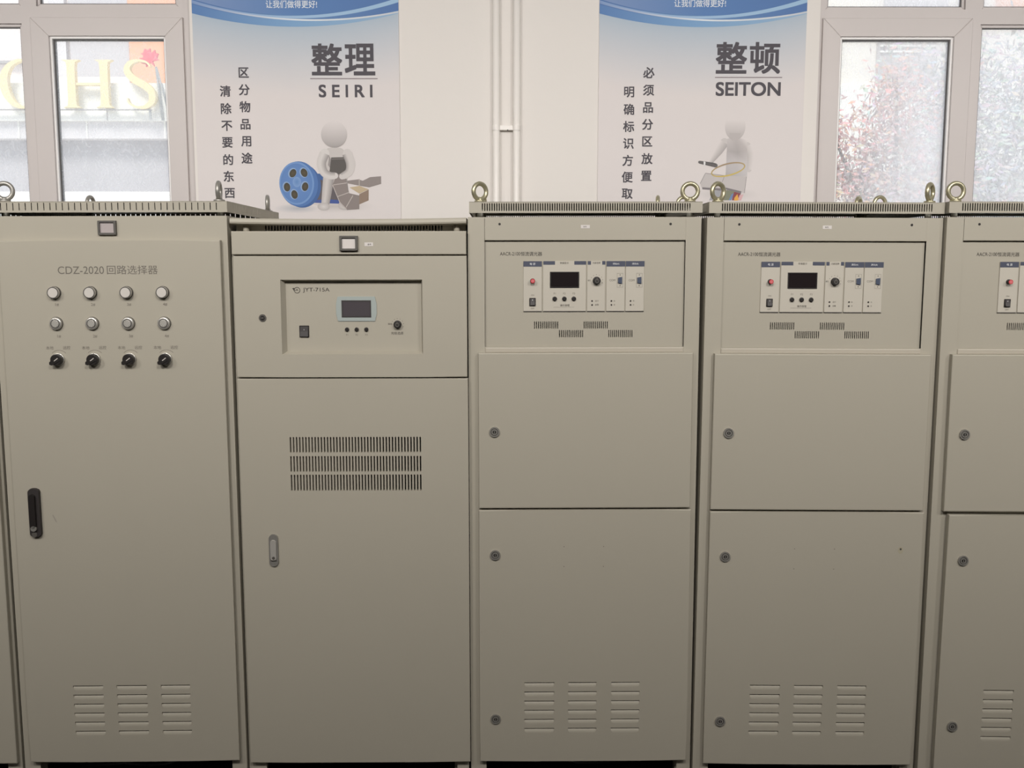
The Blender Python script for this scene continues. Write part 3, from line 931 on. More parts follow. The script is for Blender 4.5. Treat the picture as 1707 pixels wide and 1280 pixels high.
for i, x in enumerate(XS):
    if ind is None:
        b = MB()
        b.cyl(0, 0, 0, .0215, .004, 'bezel_grey', n=32)
        b.cyl(0, -.004, 0, .0200, .012, 'lamp_body', n=32)
        mat('cap_glint', (0.56, 0.54, 0.49), 0.35, metal=.3)
        mat('lamp_body', (0.40, 0.375, 0.33), 0.4)
        b.ring(0, -.0155, 0, .0195, .0165, .0025, 'bezel_grey')
        b.cyl(0, -.014, 0, .0168, .0035, 'lens', n=32, bev=.001)
        ind = b.build('indicator_lamp', door1, (x + .0015, -T, 1.779))
        b = MB()
        b.cyl(0, 0, 0, .0225, .004, 'bezel_grey', n=32)
        b.cyl(0, -.003, 0, .0212, .009, 'chrome', n=32, bev=.004)
        b.ring(0, -.011, 0, .0155, .0128, .003, 'bezel_grey')
        b.cyl(0, -.011, 0, .0130, .0028, 'cap_grey', n=32, bev=.0015)
        mat('cap_grey', (0.44, 0.42, 0.385), 0.35, metal=.4)
        for k in range(8):
            an = math.pi * 2 * k / 8
            b.raw([(0, -.01392, 0), (.0105 * math.cos(an), -.01392, .0105 * math.sin(an)), (.0105 * math.cos(an + .3), -.01392, .0105 * math.sin(an + .3))], [(0, 1, 2)], 'cap_glint')  # radial highlights of the brushed cap, painted on as paler wedges
        but = b.build('push_button', door1, (x + .0015, -T, 1.675))
        b = MB()
        b.cyl(0, 0, 0, .0215, .007, 'chrome', n=32, bev=.002)
        b.cyl(0, -.006, 0, .0190, .018, 'black', n=32, bev=.002)
        an = math.radians(217)
        ca, sa = math.cos(an), math.sin(an)
        prof = [(-.010, -.0105), (.022, -.0065), (.0265, 0), (.022, .0065), (-.010, .0105)]
        vs = [(u * ca - w * sa, -.008, u * sa + w * ca) for u, w in prof] + [(u * ca - w * sa, -.026, u * sa + w * ca) for u, w in prof]
        b.raw(vs, [(5, 6, 7, 8, 9)] + [(k, (k + 1) % 5, (k + 1) % 5 + 5, k + 5) for k in range(5)], 'black')
        b.raw([(u * ca - w * sa, -.0263, u * sa + w * ca) for u, w in ((-.010, -.0012), (.006, -.0012), (.006, .0012), (-.010, .0012))], [(0, 1, 2, 3)], 'lens')
        kn = b.build('selector_knob', door1, (x + .0015, -T, 1.5535))
    else:
        share(ind, 'indicator_lamp', door1, (x + .0015, -T, 1.779))
        share(but, 'push_button', door1, (x + .0015, -T, 1.675))
        share(kn, 'selector_knob', door1, (x + .0015, -T, 1.5535))
h = MB()                                         # black swing handle with round keyhole
def stadium(b, x, z0, z1, w, y0, y1, m, cap=.35, n=8):
    pr = []
    ch = w * cap
    for k in range(n + 1):
        an = math.pi * (1 - k / n)
        pr.append((x + math.cos(an) * w / 2, z1 - ch + ch * math.sin(an)))
    for k in range(n + 1):
        an = -math.pi * k / n
        pr.append((x + math.cos(an) * w / 2, z0 + ch + ch * math.sin(an)))
    N = len(pr)
    vs = [(p[0], y0, p[1]) for p in pr] + [(x + (p[0] - x) * .92, y1, (z0 + z1) / 2 + (p[1] - (z0 + z1) / 2) * .985) for p in pr]
    b.raw(vs, [tuple(range(N, 2 * N))[::-1]] + [(k, (k + 1) % N, (k + 1) % N + N, k + N) for k in range(N)], m)
stadium(h, .104, .936, 1.109, .041, -T, -T - .012, 'black_dull', .3)
stadium(h, .1005, .968, 1.090, .022, -T - .012, -T - .020, 'black', .5)
h.cyl(.1015, -T - .012, .9690, .0105, .008, 'steel', n=24, bev=.001)
h.cyl(.1015, -T - .012, .9470, .0095, .002, 'bezel_grey', n=24)
h.build('door_handle', door1)
b = MB()
b.plate(.363, .424, 1.9715, 2.0190, -.010, 0, [(.3695, .4165, 1.9785, 2.0130)], 'bezel_grey', bev=.002)
b.box(.368, .418, -.004, -.0005, 1.977, 2.0145, 'plate_pinkgrey')
b.build('name_plate', c1)
cables(c1, 3)

# ------------------------------------------------------------------ cabinet with the recessed instrument window
c2 = thing('electrical_cabinet', 'grey steel cabinet with recessed instrument window, flat top cap and wide grid of vent slots', 'cabinet', group='grey electrical cabinets')
place(c2, 2)
body(c2, [(.062, .752, 0, .090), (.15, .66, 1.06, 1.32), (.13, .68, 1.54, 1.85)], top=1.982)
# flat top cap on four posts over a slotted inner band
b = MB()
n = 16
prof = [(0.0, 2.009), (-.010, 2.0125), (-.012, 2.018), (-.010, 2.027), (-.004, 2.031)]
vs, fs = [], []
for i in range(n + 1):
    u = i / n
    x = -.001 + .798 * u
    sag = -.0045 * (1 - (2 * u - 1) ** 2)
    for y, z in prof + [(CD, 2.031), (CD, 2.009)]:
        vs.append((x, y, z + (sag if y < .1 else 0)))
N = len(prof) + 2
for i in range(n):
    for k in range(N):
        fs.append((i * N + k, (i + 1) * N + k, (i + 1) * N + (k + 1) % N, i * N + (k + 1) % N))
fs += [tuple(range(N))[::-1], tuple(n * N + k for k in range(N))]
b.raw(vs, fs, 'paint')
cap = b.build('top_cover', c2)
sp = None
for ex, ey in ((.044, .03), (.763, .03), (.044, CD - .04), (.763, CD - .04)):
    if sp is None:
        b = MB(); b.cyl(0, 0, 0, .0105, .030, 'paint', 'z', 18); sp = b.build('spacer', cap, (ex, ey, 1.981))
    else:
        share(sp, 'spacer', cap, (ex, ey, 1.981))
b = MB()
hs = [(.105 + i * .01025 - .0028, .105 + i * .01025 + .0028, 1.984, 2.0085) for i in range(60)]
b.plate(.004, .793, 1.980, 2.0095, .055, .057, hs, 'paint')
b.build('vent_band', c2)
b = MB()
b.plate(.005, .797, 1.9075, 1.986, -T, -.001, [], 'paint', bev=.003)
st = b.build('top_panel', c2)
b = MB()
b.plate(.371, .432, 1.9205, 1.9700, -T - .012, -T, [(.3785, .4240, 1.9275, 1.9630)], 'bezel_grey', bev=.002)
b.box(.377, .426, -T - .005, -T - .0002, 1.926, 1.9645, 'plate_white')
b.build('name_plate', st)
b = MB()
b.box(.454, .483, -T - .0008, -T - .0001, 1.9355, 1.9480, 'plate_white')
b.textc('备用', .470, 1.9415, .006, -T - .001, 'print')
b.build('sticker', st)
# upper door with recess
RX0, RX1, RZ0, RZ1, RD = .166, .647, 1.569, 1.823, .003
ix0, ix1, iz0, iz1 = RX0 + .013, RX1 - .006, RZ0 + .009, RZ1 - .006
b = MB()
b.plate(.009, .798, 1.4905, 1.9030, -T, -.001, [(RX0, RX1, RZ0, RZ1)], 'paint', bev=.003)
yv = RD
vs = [(RX0, -T, RZ0), (RX1, -T, RZ0), (RX1, -T, RZ1), (RX0, -T, RZ1), (ix0, yv, iz0), (ix1, yv, iz0), (ix1, yv, iz1), (ix0, yv, iz1)]
b.raw(vs, [(0, 1, 5, 4), (1, 2, 6, 5), (2, 3, 7, 6), (3, 0, 4, 7), (4, 5, 6, 7)], 'paint')
door_b = b
ud = bpy.data.objects.new('instrument_door', bpy.data.meshes.new('unused'))
C.objects.link(ud)
ud.parent = c2
b = MB(); b.cyl(.103, -T, 1.694, .0125, .003, 'bezel_grey', n=24); b.cyl(.103, -T - .003, 1.694, .0075, .0025, 'black', n=20); b.box(.0985, .1075, -T - .0062, -T - .005, 1.6932, 1.6948, 'steel'); b.build('lock', ud)
b = MB()
yt = yv - .0005
b.text('JYT-715A', .2295, .3215, 1.7775, 1.7945, yt, 'print', .004)
b.ring(.2095, yt, 1.786, .0108, .0088, .0002, 'print')
b.poly([(.1925, 1.7925), (.2005, 1.7945), (.1995, 1.7850)], yt - .0003, 'print')
b.poly([(.197, 1.7850), (.2135, 1.7850), (.2135, 1.7866), (.197, 1.7866)], yt - .0003, 'print')
b.poly([(.206, 1.7850), (.209, 1.7920), (.2125, 1.7850), (.211, 1.7850), (.209, 1.7890), (.2075, 1.7850)], yt - .0003, 'print')
for i, x in enumerate((.379, .4125, .446)):
    b.textc('F%d' % (i + 1), x, 1.6315, .0060, yt, 'print_soft')
b.textc('光级选择', .553, 1.6370, .0100, yt, 'print')
b.textc('本地', .5285, 1.669, .0070, yt, 'print')
ticks(b, .5545, 1.667, .0205, yt, 7, 150, -20)
def drawn_in(v):                                  # sizes were taken on a plane 37 mm deeper
    return (.951 - (.951 - v[0]) * .9892, v[1], 1.883 - (1.883 - v[2]) * .9892)
k0 = len(door_b.v)
for m_i, m_n in enumerate(b.slots):
    door_b.raw([drawn_in(v) for v in b.v] if m_i == 0 else [], [], m_n)
for f_, m_ in zip(b.f, b.m):
    door_b.f.append(tuple(k0 + i for i in f_)); door_b.m.append(door_b.slot(b.slots[m_])); door_b.sm.append(False)
tmp = door_b.build('instrument_door')
ud.data = tmp.data
bpy.data.objects.remove(tmp)
b = MB()
fx0, fx1, fz0, fz1 = .343, .483, 1.679, 1.764
pr = [(fx0 + .006, fz0), (fx1 - .006, fz0), (fx1, (fz0 + fz1) / 2 - .018), (fx1, (fz0 + fz1) / 2 + .018), (fx1 - .006, fz1), (fx0 + .006, fz1), (fx0, (fz0 + fz1) / 2 + .018), (fx0, (fz0 + fz1) / 2 - .018)]
vs = [(p[0], yv, p[1]) for p in pr] + [(p[0], yv - .003, p[1]) for p in pr]
b.raw(vs, [tuple(range(8, 16))] + [(k, (k + 1) % 8, (k + 1) % 8 + 8, k + 8) for k in range(8)], 'lcd_frame')
b.plate(.362, .464, 1.692, 1.751, yv - .0040, yv - .003, [(.3665, .4595, 1.6965, 1.7465)], 'black_dull')
b.raw([(.3655, yv - .0034, 1.6955), (.4605, yv - .0034, 1.6955), (.4605, yv - .0034, 1.7475), (.3655, yv - .0034, 1.7475)], [(0, 1, 2, 3)], 'lcd_glass')
mat('lcd_glass', (0.075, 0.066, 0.072), 0.12, spec=0.6)
b.build('display', ud)
rocker(ud, .214, .2475, 1.623, 1.664, yv)
for x in (.379, .4125, .446):
    push_button('push_button', ud, x, 1.650, yv, .0064)
selector_knob('selector_knob', ud, .5545, 1.667, yv, .0125)
for o in ud.children:
    if o.name.split('.')[0] != 'lock':
        for v in o.data.vertices:
            v.co = drawn_in(v.co)
# lower door with three bands of slots
hs = []
for z0, z1 in ((1.2285, 1.2825), (1.1605, 1.2155), (1.0935, 1.1500)):
    for i in range(43):
        x = .1855 + i * .01067
        hs.append((x - .0025, x + .0025, z0, z1))
b = MB()
b.plate(.009, .800, .0955, 1.4855, -T, -.001, hs, 'paint', bev=.003)
ld = b.build('door', c2)
b = MB()
stadium(b, .117, .823, .940, .034, -T, -T - .006, 'steel', .5, 10)
stadium(b, .1165, .845, .920, .022, -T - .006, -T - .010, 'chrome_dull', .5, 10)
mat('chrome_dull', (0.42, 0.40, 0.365), 0.38, metal=0.25)
b.box(.107, .127, -T - .0106, -T - .006, .8465, .8480, 'bezel_grey')
b.cyl(.117, -T - .010, .856, .005, .0015, 'bezel_grey', n=16)
b.build('door_handle', ld)
cables(c2, 5)

# ------------------------------------------------------------------ cabinets with the rack of control modules (three alike)
c3 = thing('electrical_cabinet', 'grey control cabinet with rack modules, standing right of the slotted vent cabinet', 'cabinet', group='grey electrical cabinets')
place(c3, 3)
body(c3, [(.0565, .7415, 1.593, 2.030), (.055, .745, 0, .092)])
lid(c3, .005, .797, 2.0485, 2.0862, 87, .0500, .7535, .0040, 2.0555, 2.0805, 'brass', (0.65, 0.0, 1.40, 1.35), .0055)
b = MB()
hs = []
for gx, z0, z1 in ((.226, 1.6555, 1.6800), (.312, 1.6255, 1.6500), (.3970, 1.6555, 1.6800), (.4825, 1.6255, 1.6500)):
    for i in range(13):
        x = gx + .0015 + i * .00665
        hs.append((x - .00145, x + .00145, z0, z1))
CPY = .010
b.plate(.0575, .7405, 1.5925, 1.962, CPY, CPY + .002, hs, 'paint')
b.text('AACR-2100', .109, .178, 1.9055, 1.9172, CPY - .0004, 'print', .006)
b.text('恒流调光器', .1795, .253, 1.9040, 1.9182, CPY - .0004, 'print', .006)
b.build('control_panel', c3)
b = MB()
b.plate(.0575, .7415, 1.9565, 2.0345, -.001, .003, [], 'paint', bev=.0012)
b.box(.0575, .7415, .0015, CPY, 1.9565, 1.9595, 'paint')
for x in (.1080, .6890):
    b.cyl(x, -.0008, 2.011, .0042, .0012, 'black', n=16)
tp = b.build('top_panel', c3)
b = MB()
b.box(.384, .4145, -.0020, -.0011, 1.9965, 2.0080, 'plate_white')
b.textc('备用', .3975, 2.0022, .0055, -.0022, 'print')
b.build('sticker', tp)
b = MB()
b.box(.0575, .7405, -.004, CPY, 1.5735, 1.5915, 'paint_light', .003)
b.build('cross_rail', c3)
def module(name, x0, x1):
    b = MB()
    b.box(x0, x1, CPY - .0035, CPY, 1.7155, 1.8862, 'module', .0006, 1)
    b.box(x0, x1, CPY - .0036, CPY - .0002, 1.7138, 1.7162, 'bezel_grey')
    return b
MY = CPY - .0035
YT = MY - .0004
def header(b, x0, x1, z0=1.8675):
    b.poly([(x0, z0), (x1, z0), (x1, 1.8862), (x0, 1.8862)], YT, 'navy')
b = module('power', .1890, .2520); header(b, .1890, .2520)
b.textc('电 源', .2205, 1.8768, .0080, YT - .0004, 'print_white')
b.textc('ON', .2205, 1.7705, .0050, YT, 'print_soft'); b.textc('OFF', .2205, 1.7250, .0050, YT, 'print_soft')
pm = b.build('power_module', c3)
b = MB(); b.cyl(.2205, MY, 1.8190, .0085, .004, 'black_dull', n=24); b.cyl(.2205, MY - .004, 1.8190, .0078, .013, 'black_dull', n=24); b.ring(.2205, MY - .0165, 1.8190, .0078, .0052, .001, 'red', 24); b.cyl(.2205, MY - .0165, 1.8190, .0054, .0015, 'red_bright', n=24)
mat('red_bright', (0.62, 0.16, 0.17), 0.3)
b.build('power_button', pm)
rocker(pm, .2095, .2310, 1.7335, 1.7610, MY)
b = module('display', .2560, .4035)
b.poly([(.2570, 1.8740), (.2970, 1.8740), (.2970, 1.8862), (.2570, 1.8862)], YT, 'navy')
b.poly([(.3630, 1.8740), (.4035, 1.8740), (.4035, 1.8862), (.3630, 1.8862)], YT, 'navy')
b.textc('数据显示', .3290, 1.8800, .0070, YT, 'print')
for i, x in enumerate((.2965, .3295, .3620)):
    b.textc('F%d' % (i + 1), x, 1.7760, .0065, YT, 'print_soft')
b.textc('操作按键', .3310, 1.7355, .0075, YT, 'print')
b.poly([(.292, 1.7290), (.364, 1.7290), (.364, 1.7296), (.292, 1.7296)], YT, 'print_soft')
dm = b.build('display_module', c3)
b = MB()
b.plate(.2800, .3800, 1.7955, 1.8500, MY - .002, MY, [(.2835, .3765, 1.7985, 1.8470)], 'black', bev=.0008)
b.raw([(.2830, MY - .0006, 1.798), (.3770, MY - .0006, 1.798), (.3770, MY - .0006, 1.8475), (.2830, MY - .0006, 1.8475)], [(0, 1, 2, 3)], 'screen')
b.build('display', dm)
for x in (.2965, .3295, .3620):
    push_button('push_button', dm, x, 1.7580, MY, .0068)
b = module('selector', .4075, .4690)
b.poly([(.4090, 1.8740), (.4200, 1.8740), (.4200, 1.8862), (.4090, 1.8862)], YT, 'navy')
b.poly([(.4585, 1.8740), (.4690, 1.8740), (.4690, 1.8862), (.4585, 1.8862)], YT, 'navy')
b.textc('内部选择', .4392, 1.8800, .0070, YT, 'print', wide=.92)
ticks(b, .4400, 1.8195, .0205, YT, 7, 150, -20)
b.textc('调光', .4143, 1.8205, .0060, YT, 'print', wide=.8)
b.textc('运行', .4412, 1.7505, .0058, YT, 'print_soft'); b.textc('故障', .4412, 1.7372, .0058, YT, 'print')
sm = b.build('selector_module', c3)
selector_knob('selector_knob', sm, .4400, 1.8195, MY, .0122)
def led(root, x, z):
    q = MB(); q.cyl(x, MY, z, .0026, .002, 'black', n=14); q.build('indicator_light', root)
led(sm, .4250, 1.7505); led(sm, .4250, 1.7372)
for k, (x0, title) in enumerate(((.4735, '通信(A)'), (.5395, '通信(B)'))):
    b = module('port', x0, x0 + .0630); header(b, x0, x0 + .0640)
    b.textc(title, x0 + .032, 1.8768, .0075, YT - .0004, 'print_white')
    b.textc('COM', x0 + .0205, 1.8210, .0065, YT, 'print_soft')
    b.textc('收', x0 + .028, 1.7505, .0050, YT, 'print_soft'); b.textc('发', x0 + .028, 1.7372, .0050, YT, 'print_soft')
    bx0, bx1 = x0 + .0365, x0 + .0570
    for p in ((bx0, bx1, 1.8445, 1.8452), (bx0, bx1, 1.7965, 1.7972), (bx0, bx0 + .0006, 1.7965, 1.8450), (bx1 - .0006, bx1, 1.7965, 1.8450)):
        b.poly([(p[0], p[2]), (p[1], p[2]), (p[1], p[3]), (p[0], p[3])], YT, 'print_soft')
    for zz in (1.8390, 1.8025):
        b.disc((bx0 + bx1) / 2, zz, .0020, .0020, YT, 'print_soft', n=10)
    po = b.build('port_module', c3)
    q = MB()
    pr = [(x0 + .0395, 1.8120), (x0 + .0535, 1.8095), (x0 + .0535, 1.8325), (x0 + .0395, 1.8300)]
    vs = [(p[0], MY, p[1]) for p in pr] + [(p[0], MY - .005, p[1]) for p in pr]
    q.raw(vs, [(4, 5, 6, 7)] + [(i, (i + 1) % 4, (i + 1) % 4 + 4, i + 4) for i in range(4)], 'port_blue')
    q.build('serial_port', po)
    led(po, x0 + .0178, 1.7505); led(po, x0 + .0178, 1.7372)
b = MB()
b.plate(.0335, .7715, 1.0300, 1.5740, -T, -.001, [], 'paint', bev=.0035)
mdoor = b.build('upper_door', c3)
lk = lock_mesh().build('lock', mdoor, (.0885, -T, 1.3005))
b = MB()
LV3 = ((.192, .2985), (.348, .450), (.502, .604))
b.plate(.033, .7755, .0975, 1.0235, -T, -.001, louvre_holes(LV3, .3945, .0343, 6), 'paint', bev=.0035)
louvres(b, LV3, .3945, .0343, 6, -T)
for x in (.331, .470):
    for z in (.892, .820):
        b.disc(x, z, .0016, .0016, -T - .0004, 'print_soft', n=10)
ldoor = b.build('lower_door', c3)
share(lk, 'lock', ldoor, (.0895, -T, .8630))
share(lk, 'lock', ldoor, (.0890, -T, .2590))
cables(c3, 8)

def child(o, name):
    return [c for c in o.children if c.name.split('.')[0] == name]
c4 = copy_tree(c3)
place(c4, 4)
c4['label'] = 'grey control cabinet with rack modules and one rust spot on its lower door'
for e, rz in zip(child(child(c4, 'top_cover')[0], 'eyebolt'), (0.55, 0.85, 0.25, 0.9)):
    e.rotation_euler = (0, 0, rz)
for s_ in child(child(c4, 'top_panel')[0], 'sticker'):
    s_.location.x += .005
b = MB()
b.disc(.700, .893, .0035, .004, -T - .0008, 'print', n=14)
b.disc(.6995, .889, .0095, .0125, -T - .0005, 'rust_stain', n=18)
mat('rust_stain', (0.38, 0.345, 0.25), 0.7)
b.build('rust_spot', child(c4, 'lower_door')[0])
c5 = copy_tree(c3)
place(c5, 5)
c5['label'] = 'grey control cabinet cut off by the right edge, below the right window'
for e, rz in zip(child(child(c5, 'top_cover')[0], 'eyebolt'), (0.05, 0.5, 0.3, 0.4)):
    e.rotation_euler = (0, 0, rz)
for s_ in child(child(c5, 'top_panel')[0], 'sticker'):
    s_.location.x += .004
o = child(c5, 'lower_door')[0]                   # this door hangs a little out of line
o.location = (.012, -.004, -.004)
o.rotation_euler = (0, .006, 0)

# ------------------------------------------------------------------ plain cabinet at the far left
c0 = thing('electrical_cabinet', 'grey cabinet seen only as a narrow strip at the left edge', 'cabinet', group='grey electrical cabinets')
place(c0, 0)
body(c0, [(.055, .742, 0, .105)])
lid(c0, 0, .794, 2.0465, 2.0835, 36, .0395, .7605, .0030, 2.054, 2.0785, 'steel', (0.2, 1.0))
b = MB()
b.plate(.020, .7855, .100, 1.9525, -T, -.001, [], 'paint', bev=.0035)
b.build('door', c0)

# ------------------------------------------------------------------ outside: ground, buildings, sign, tree
b = MB(); b.box(-12, 18, WY + .26, 26, -.12, 0, 'paving'); struct(b.build('ground'))

lb = thing('building', 'pale building with grey glass and orange panels behind the gold sign letters', 'building', (-4.5, 10.4, 0))
def at(o, x0, x1, y0, y1, z0, z1):
    l = o.location
    return (x0 - l.x, x1 - l.x, y0 - l.y, y1 - l.y, z0 - l.z, z1 - l.z)
b = MB()
b.box(*at(lb, -9.0, -2.2, 11.4, 14.5, 0, 7.5), 'out_pink')
b.box(*at(lb, -9.0, -4.95, 11.3, 11.4, 4.70, 4.735), 'out_line')
b.box(*at(lb, -9.0, -3.77, 11.25, 11.4, 4.40, 4.50), 'out_cream')
b.build('facade', lb)
b = MB()
b.box(*at(lb, -4.62, -3.78, 11.32, 11.42, 4.50, 5.62), 'out_grey')
b.box(*at(lb, -4.90, -4.68, 11.32, 11.42, 4.50, 5.62), 'out_grey_light')
b.build('glass_panel', lb)
b = MB()
b.box(*at(lb, -3.77, -2.25, 11.30, 11.42, 4.36, 5.58), 'out_orange')
b.box(*at(lb, -3.77, -2.25, 11.30, 11.42, 5.62, 6.4), 'out_orange')
b.build('orange_panel', lb)
b = MB()
b.box(*at(lb, -9.0, -2.2, 10.0, 11.3, 3.72, 4.20), 'out_white')
for x in (-4.66, -3.62, -2.62):
    b.box(*at(lb, x, x + .012, 9.997, 10.0, 3.72, 4.20), 'out_line')
b.build('parapet', lb)
b = MB()
b.box(*at(lb, -9.0, -2.2, 10.08, 11.3, 3.50, 3.72), 'out_grey_light')
for x in (-4.83, -3.93, -2.9):
    b.box(*at(lb, x, x + .02, 10.07, 10.08, 3.50, 3.72), 'out_white')
b.build('fascia', lb)
b = MB()
b.box(*at(lb, -9.0, -2.2, 10.3, 11.3, 2.82, 3.50), 'out_lav')
b.build('lower_windows', lb)
b = MB()
b.box(*at(lb, -9.0, -2.2, 10.25, 11.35, 0, 2.82), 'out_white')
b.build('base_wall', lb)

GY = 9.92
def extrude(b, pts, y0, y1, m):
    bm = bmesh.new()
    f = bm.faces.new([bm.verts.new((x, y0, z)) for x, z in pts])
    r = bmesh.ops.extrude_face_region(bm, geom=[f])
    for v in r['geom']:
        if isinstance(v, bmesh.types.BMVert):
            v.co.y = y1
    bmesh.ops.recalc_face_normals(bm, faces=bm.faces)
    bmesh.ops.triangulate(bm, faces=bm.faces)
    b.bm(bm, m)
def stroke(b, pts, ws, y0, y1, m, n=8):
    P = [Vector(p) for p in pts]
    fine, fw = [], []
    for i in range(len(P) - 1):
        p0, p1, p2, p3 = P[max(i - 1, 0)], P[i], P[i + 1], P[min(i + 2, len(P) - 1)]
        for k in range(n):
            t = k / n
            fine.append(0.5 * ((2 * p1) + (p2 - p0) * t + (2 * p0 - 5 * p1 + 4 * p2 - p3) * t * t + (3 * p1 - p0 - 3 * p2 + p3) * t ** 3))
            fw.append(ws[i] + (ws[i + 1] - ws[i]) * t)
    fine.append(P[-1]); fw.append(ws[-1])
    vs, fs = [], []
    for i, p in enumerate(fine):
        d = (fine[min(i + 1, len(fine) - 1)] - fine[max(i - 1, 0)]).normalized()
        nr = Vector((-d.y, d.x)) * fw[i] / 2
        for y in (y0, y1):
            vs += [(p.x - nr.x, y, p.y - nr.y), (p.x + nr.x, y, p.y + nr.y)]
    for i in range(len(fine) - 1):
        q, r = 4 * i, 4 * i + 4
        fs += [(q, r, r + 1, q + 1), (q + 2, q + 3, r + 3, r + 2), (q, q + 2, r + 2, r), (q + 1, r + 1, r + 3, q + 3)]
    e = 4 * (len(fine) - 1)
    fs += [(0, 1, 3, 2), (e, e + 2, e + 3, e + 1)]
    b.raw(vs, fs, m)
LZ0, LZ1 = 3.865, 4.468
b = MB()                                         # H
for cx_ in (-4.005, -3.580):
    w = .052
    extrude(b, [(cx_ - .115, LZ0), (cx_ + .115, LZ0), (cx_ + .06, LZ0 + .03), (cx_ + w, LZ0 + .09), (cx_ + w, LZ1 - .09), (cx_ + .06, LZ1 - .03), (cx_ + .115, LZ1), (cx_ - .115, LZ1), (cx_ - .06, LZ1 - .03), (cx_ - w, LZ1 - .09), (cx_ - w, LZ0 + .09), (cx_ - .06, LZ0 + .03)], GY - .06, GY + .02, 'gold')
extrude(b, [(-3.96, 4.150), (-3.62, 4.150), (-3.62, 4.182), (-3.96, 4.182)], GY - .05, GY + .02, 'gold')
tag(b.build('sign_letter'), 'large gold serif letter H standing on the ledge outside the left window', 'letter', 'gold sign letters')
b = MB()                                         # S
stroke(b, [(x + .055, z) for x, z in [(-3.035, 4.385), (-3.085, 4.440), (-3.190, 4.460), (-3.300, 4.420), (-3.335, 4.330), (-3.260, 4.230), (-3.120, 4.150), (-3.030, 4.060), (-3.030, 3.950), (-3.110, 3.880), (-3.220, 3.872), (-3.320, 3.920), (-3.345, 3.985)]],
       [.020, .022, .030, .062, .085, .092, .094, .090, .082, .050, .026, .022, .018], GY - .06, GY + .02, 'gold')
tag(b.build('sign_letter'), 'large gold serif letter S beneath the red maple leaf outside the left window', 'letter', 'gold sign letters')
b = MB()                                         # C
stroke(b, [(-4.47, 4.350), (-4.52, 4.430), (-4.64, 4.462), (-4.78, 4.410), (-4.865, 4.290), (-4.880, 4.160), (-4.840, 4.020), (-4.750, 3.905), (-4.630, 3.872), (-4.520, 3.905), (-4.460, 3.990)],
       [.018, .022, .030, .060, .095, .108, .098, .060, .032, .022, .016], GY - .06, GY + .02, 'gold')
tag(b.build('sign_letter'), 'large gold serif letter C half hidden by the left window mullion', 'letter', 'gold sign letters')
sr = thing('sign_stand', 'thin grey rail and posts carrying the gold sign letters', 'stand', (-3.9, GY, 3.72))
b = MB(); b.box(-2.0, .90, -.02, .02, .120, .134, 'out_line'); b.build('rail', sr)
for x in (-.44, .88):
    b = MB(); b.box(x - .012, x + .012, -.012, .012, 0.0, .120, 'pole'); b.build('post', sr)
ml = thing('maple_leaf_sign', 'red maple leaf ornament on grey poles beside the gold letter S', 'ornament', (-2.93, GY + .055, 3.72))
b = MB()
lf = [(0, -1), (.12, -.45), (.75, -.62), (.62, -.40), (1.0, -.05), (.78, .05), (.88, .42), (.55, .30), (.40, .45), (.55, .78), (.28, .70), (.08, 1.0)]
lf = lf + [(-x, z) for x, z in lf[-2:0:-1]]
lf = [(-.085 + .13 * (x * math.cos(.5) - z * math.sin(.5)), .79 + .125 * (x * math.sin(.5) + z * math.cos(.5))) for x, z in lf]
extrude(b, lf, -.03, .01, 'leaf_red')
b.build('leaf', ml)
b = MB(); b.tube([(-.01, 0, .68), (.05, 0, .0)], .016, 'pole', 8); b.build('pole', ml)
b = MB(); b.tube([(0.0, 0, .66), (.15, 0, .02)], .012, 'pole', 8); b.build('pole', ml)

rb = thing('building', 'cream building with grey shuttered window behind the red leaved tree', 'building', (8.0, 11.5, 0))
b = MB()
b.box(*at(rb, 4.4, 15.0, 11.4, 14.5, 0, 7.5), 'out_cream')
b.build('facade', rb)
b = MB()
b.box(*at(rb, 6.92, 7.75, 11.33, 11.42, 4.44, 5.25), 'out_dark')
for z in (4.86, 4.94, 5.03):
    b.box(*at(rb, 6.95, 7.75, 11.30, 11.34, z, z + .025), 'out_white')
b.build('shuttered_window', rb)
b = MB()
b.box(*at(rb, 4.4, 15.0, 11.28, 11.42, 3.2, 4.40), 'out_white')
b.build('white_band', rb)
b = MB()
b.box(*at(rb, 7.0, 7.9, 11.34, 11.42, 5.45, 6.4), 'out_grey')
b.build('upper_window', rb)
b = MB()
b.box(*at(rb, 8.6, 10.4, 11.32, 11.42, 5.45, 6.4), 'out_orange')
b.build('orange_panel', rb)

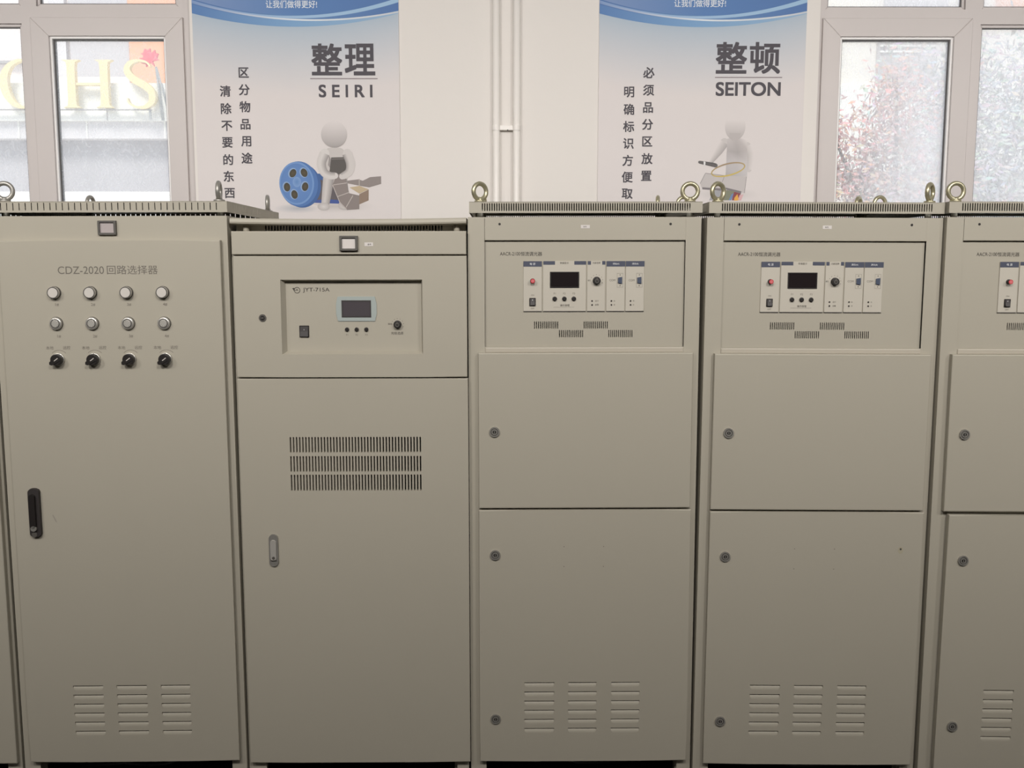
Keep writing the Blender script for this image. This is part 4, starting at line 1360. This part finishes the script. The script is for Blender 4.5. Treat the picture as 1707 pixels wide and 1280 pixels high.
def tree(name, label, x, y, trunk_h, blobs, leaves, cols, size, seed):
    rr = random.Random(seed)
    root = thing(name, label, 'tree', (x, y, 0))
    t = MB()
    t.tube([(0, 0, 0), (.03, 0, trunk_h * .5), (-.02, .02, trunk_h)], [.09, .075, .055], 'bark', 10)
    for bx, by, bz, r, _ in blobs:
        t.tube([(-.02, .02, trunk_h * .8), (bx * .5, by * .5, (trunk_h + bz) * .5), (bx, by, bz)], [.04, .025, .01], 'bark', 6)
    t.build('trunk', root)
    f = MB()
    tot = sum(bl[3] ** 2 for bl in blobs)
    for bx, by, bz, r, warm in blobs:
        for _ in range(int(leaves * r * r / tot)):
            d = Vector((rr.gauss(0, 1), rr.gauss(0, 1), rr.gauss(0, 1))).normalized() * r * (rr.random() ** .45)
            d += Vector((rr.gauss(0, 1), rr.gauss(0, 1), rr.gauss(0, 1))) * .08
            c = Vector((bx, by, bz)) + d
            u = Vector((rr.gauss(0, 1), rr.gauss(0, 1), rr.gauss(0, 1))).normalized()
            w = u.orthogonal().normalized()
            s_ = size * rr.uniform(.6, 1.3)
            k = (warm + rr.uniform(-.45, .45))
            col = lerp(cols[0], cols[1], k)
            col = tuple(v * rr.uniform(.75, 1.2) for v in col)
            f.raw([c - u * s_, c + w * s_ * .42, c + u * s_, c - w * s_ * .42], [(0, 1, 2, 3)], 'foliage', cols=[col] * 4)
    f.build('foliage', root)
    return root
tree('maple_tree', 'reddish leaved tree outside the right window', 5.35, 6.2, 1.7,
     [(-.55, 0, 2.15, .50, .85), (-.35, .1, 2.75, .42, .8), (-.05, 0, 3.20, .42, .75), (0.05, -.1, 2.4, .62, .35), (-.62, .1, 1.7, .5, .8), (.1, .3, 1.9, .7, .2), (-.02, .1, 3.62, .22, .9), (-.62, 0, 3.05, .16, .8)],
     9500, [(0.40, 0.37, 0.36), (0.66, 0.34, 0.27)], .040, 11)
tree('leafy_tree', 'dense grey green tree filling the right window pane', 7.42, 9.05, 1.9,
     [(-.62, 0, 2.7, .95, .1), (.2, 0, 3.0, 1.1, .1), (-.55, .1, 3.8, .85, .2), (.55, .1, 4.0, 1.0, .2), (1.2, 0, 2.7, 1.1, .1), (1.55, .1, 3.8, 1.0, .25), (.2, .1, 1.95, 1.1, .1)],
     14000, [(0.46, 0.48, 0.49), (0.58, 0.48, 0.40)], .058, 12)
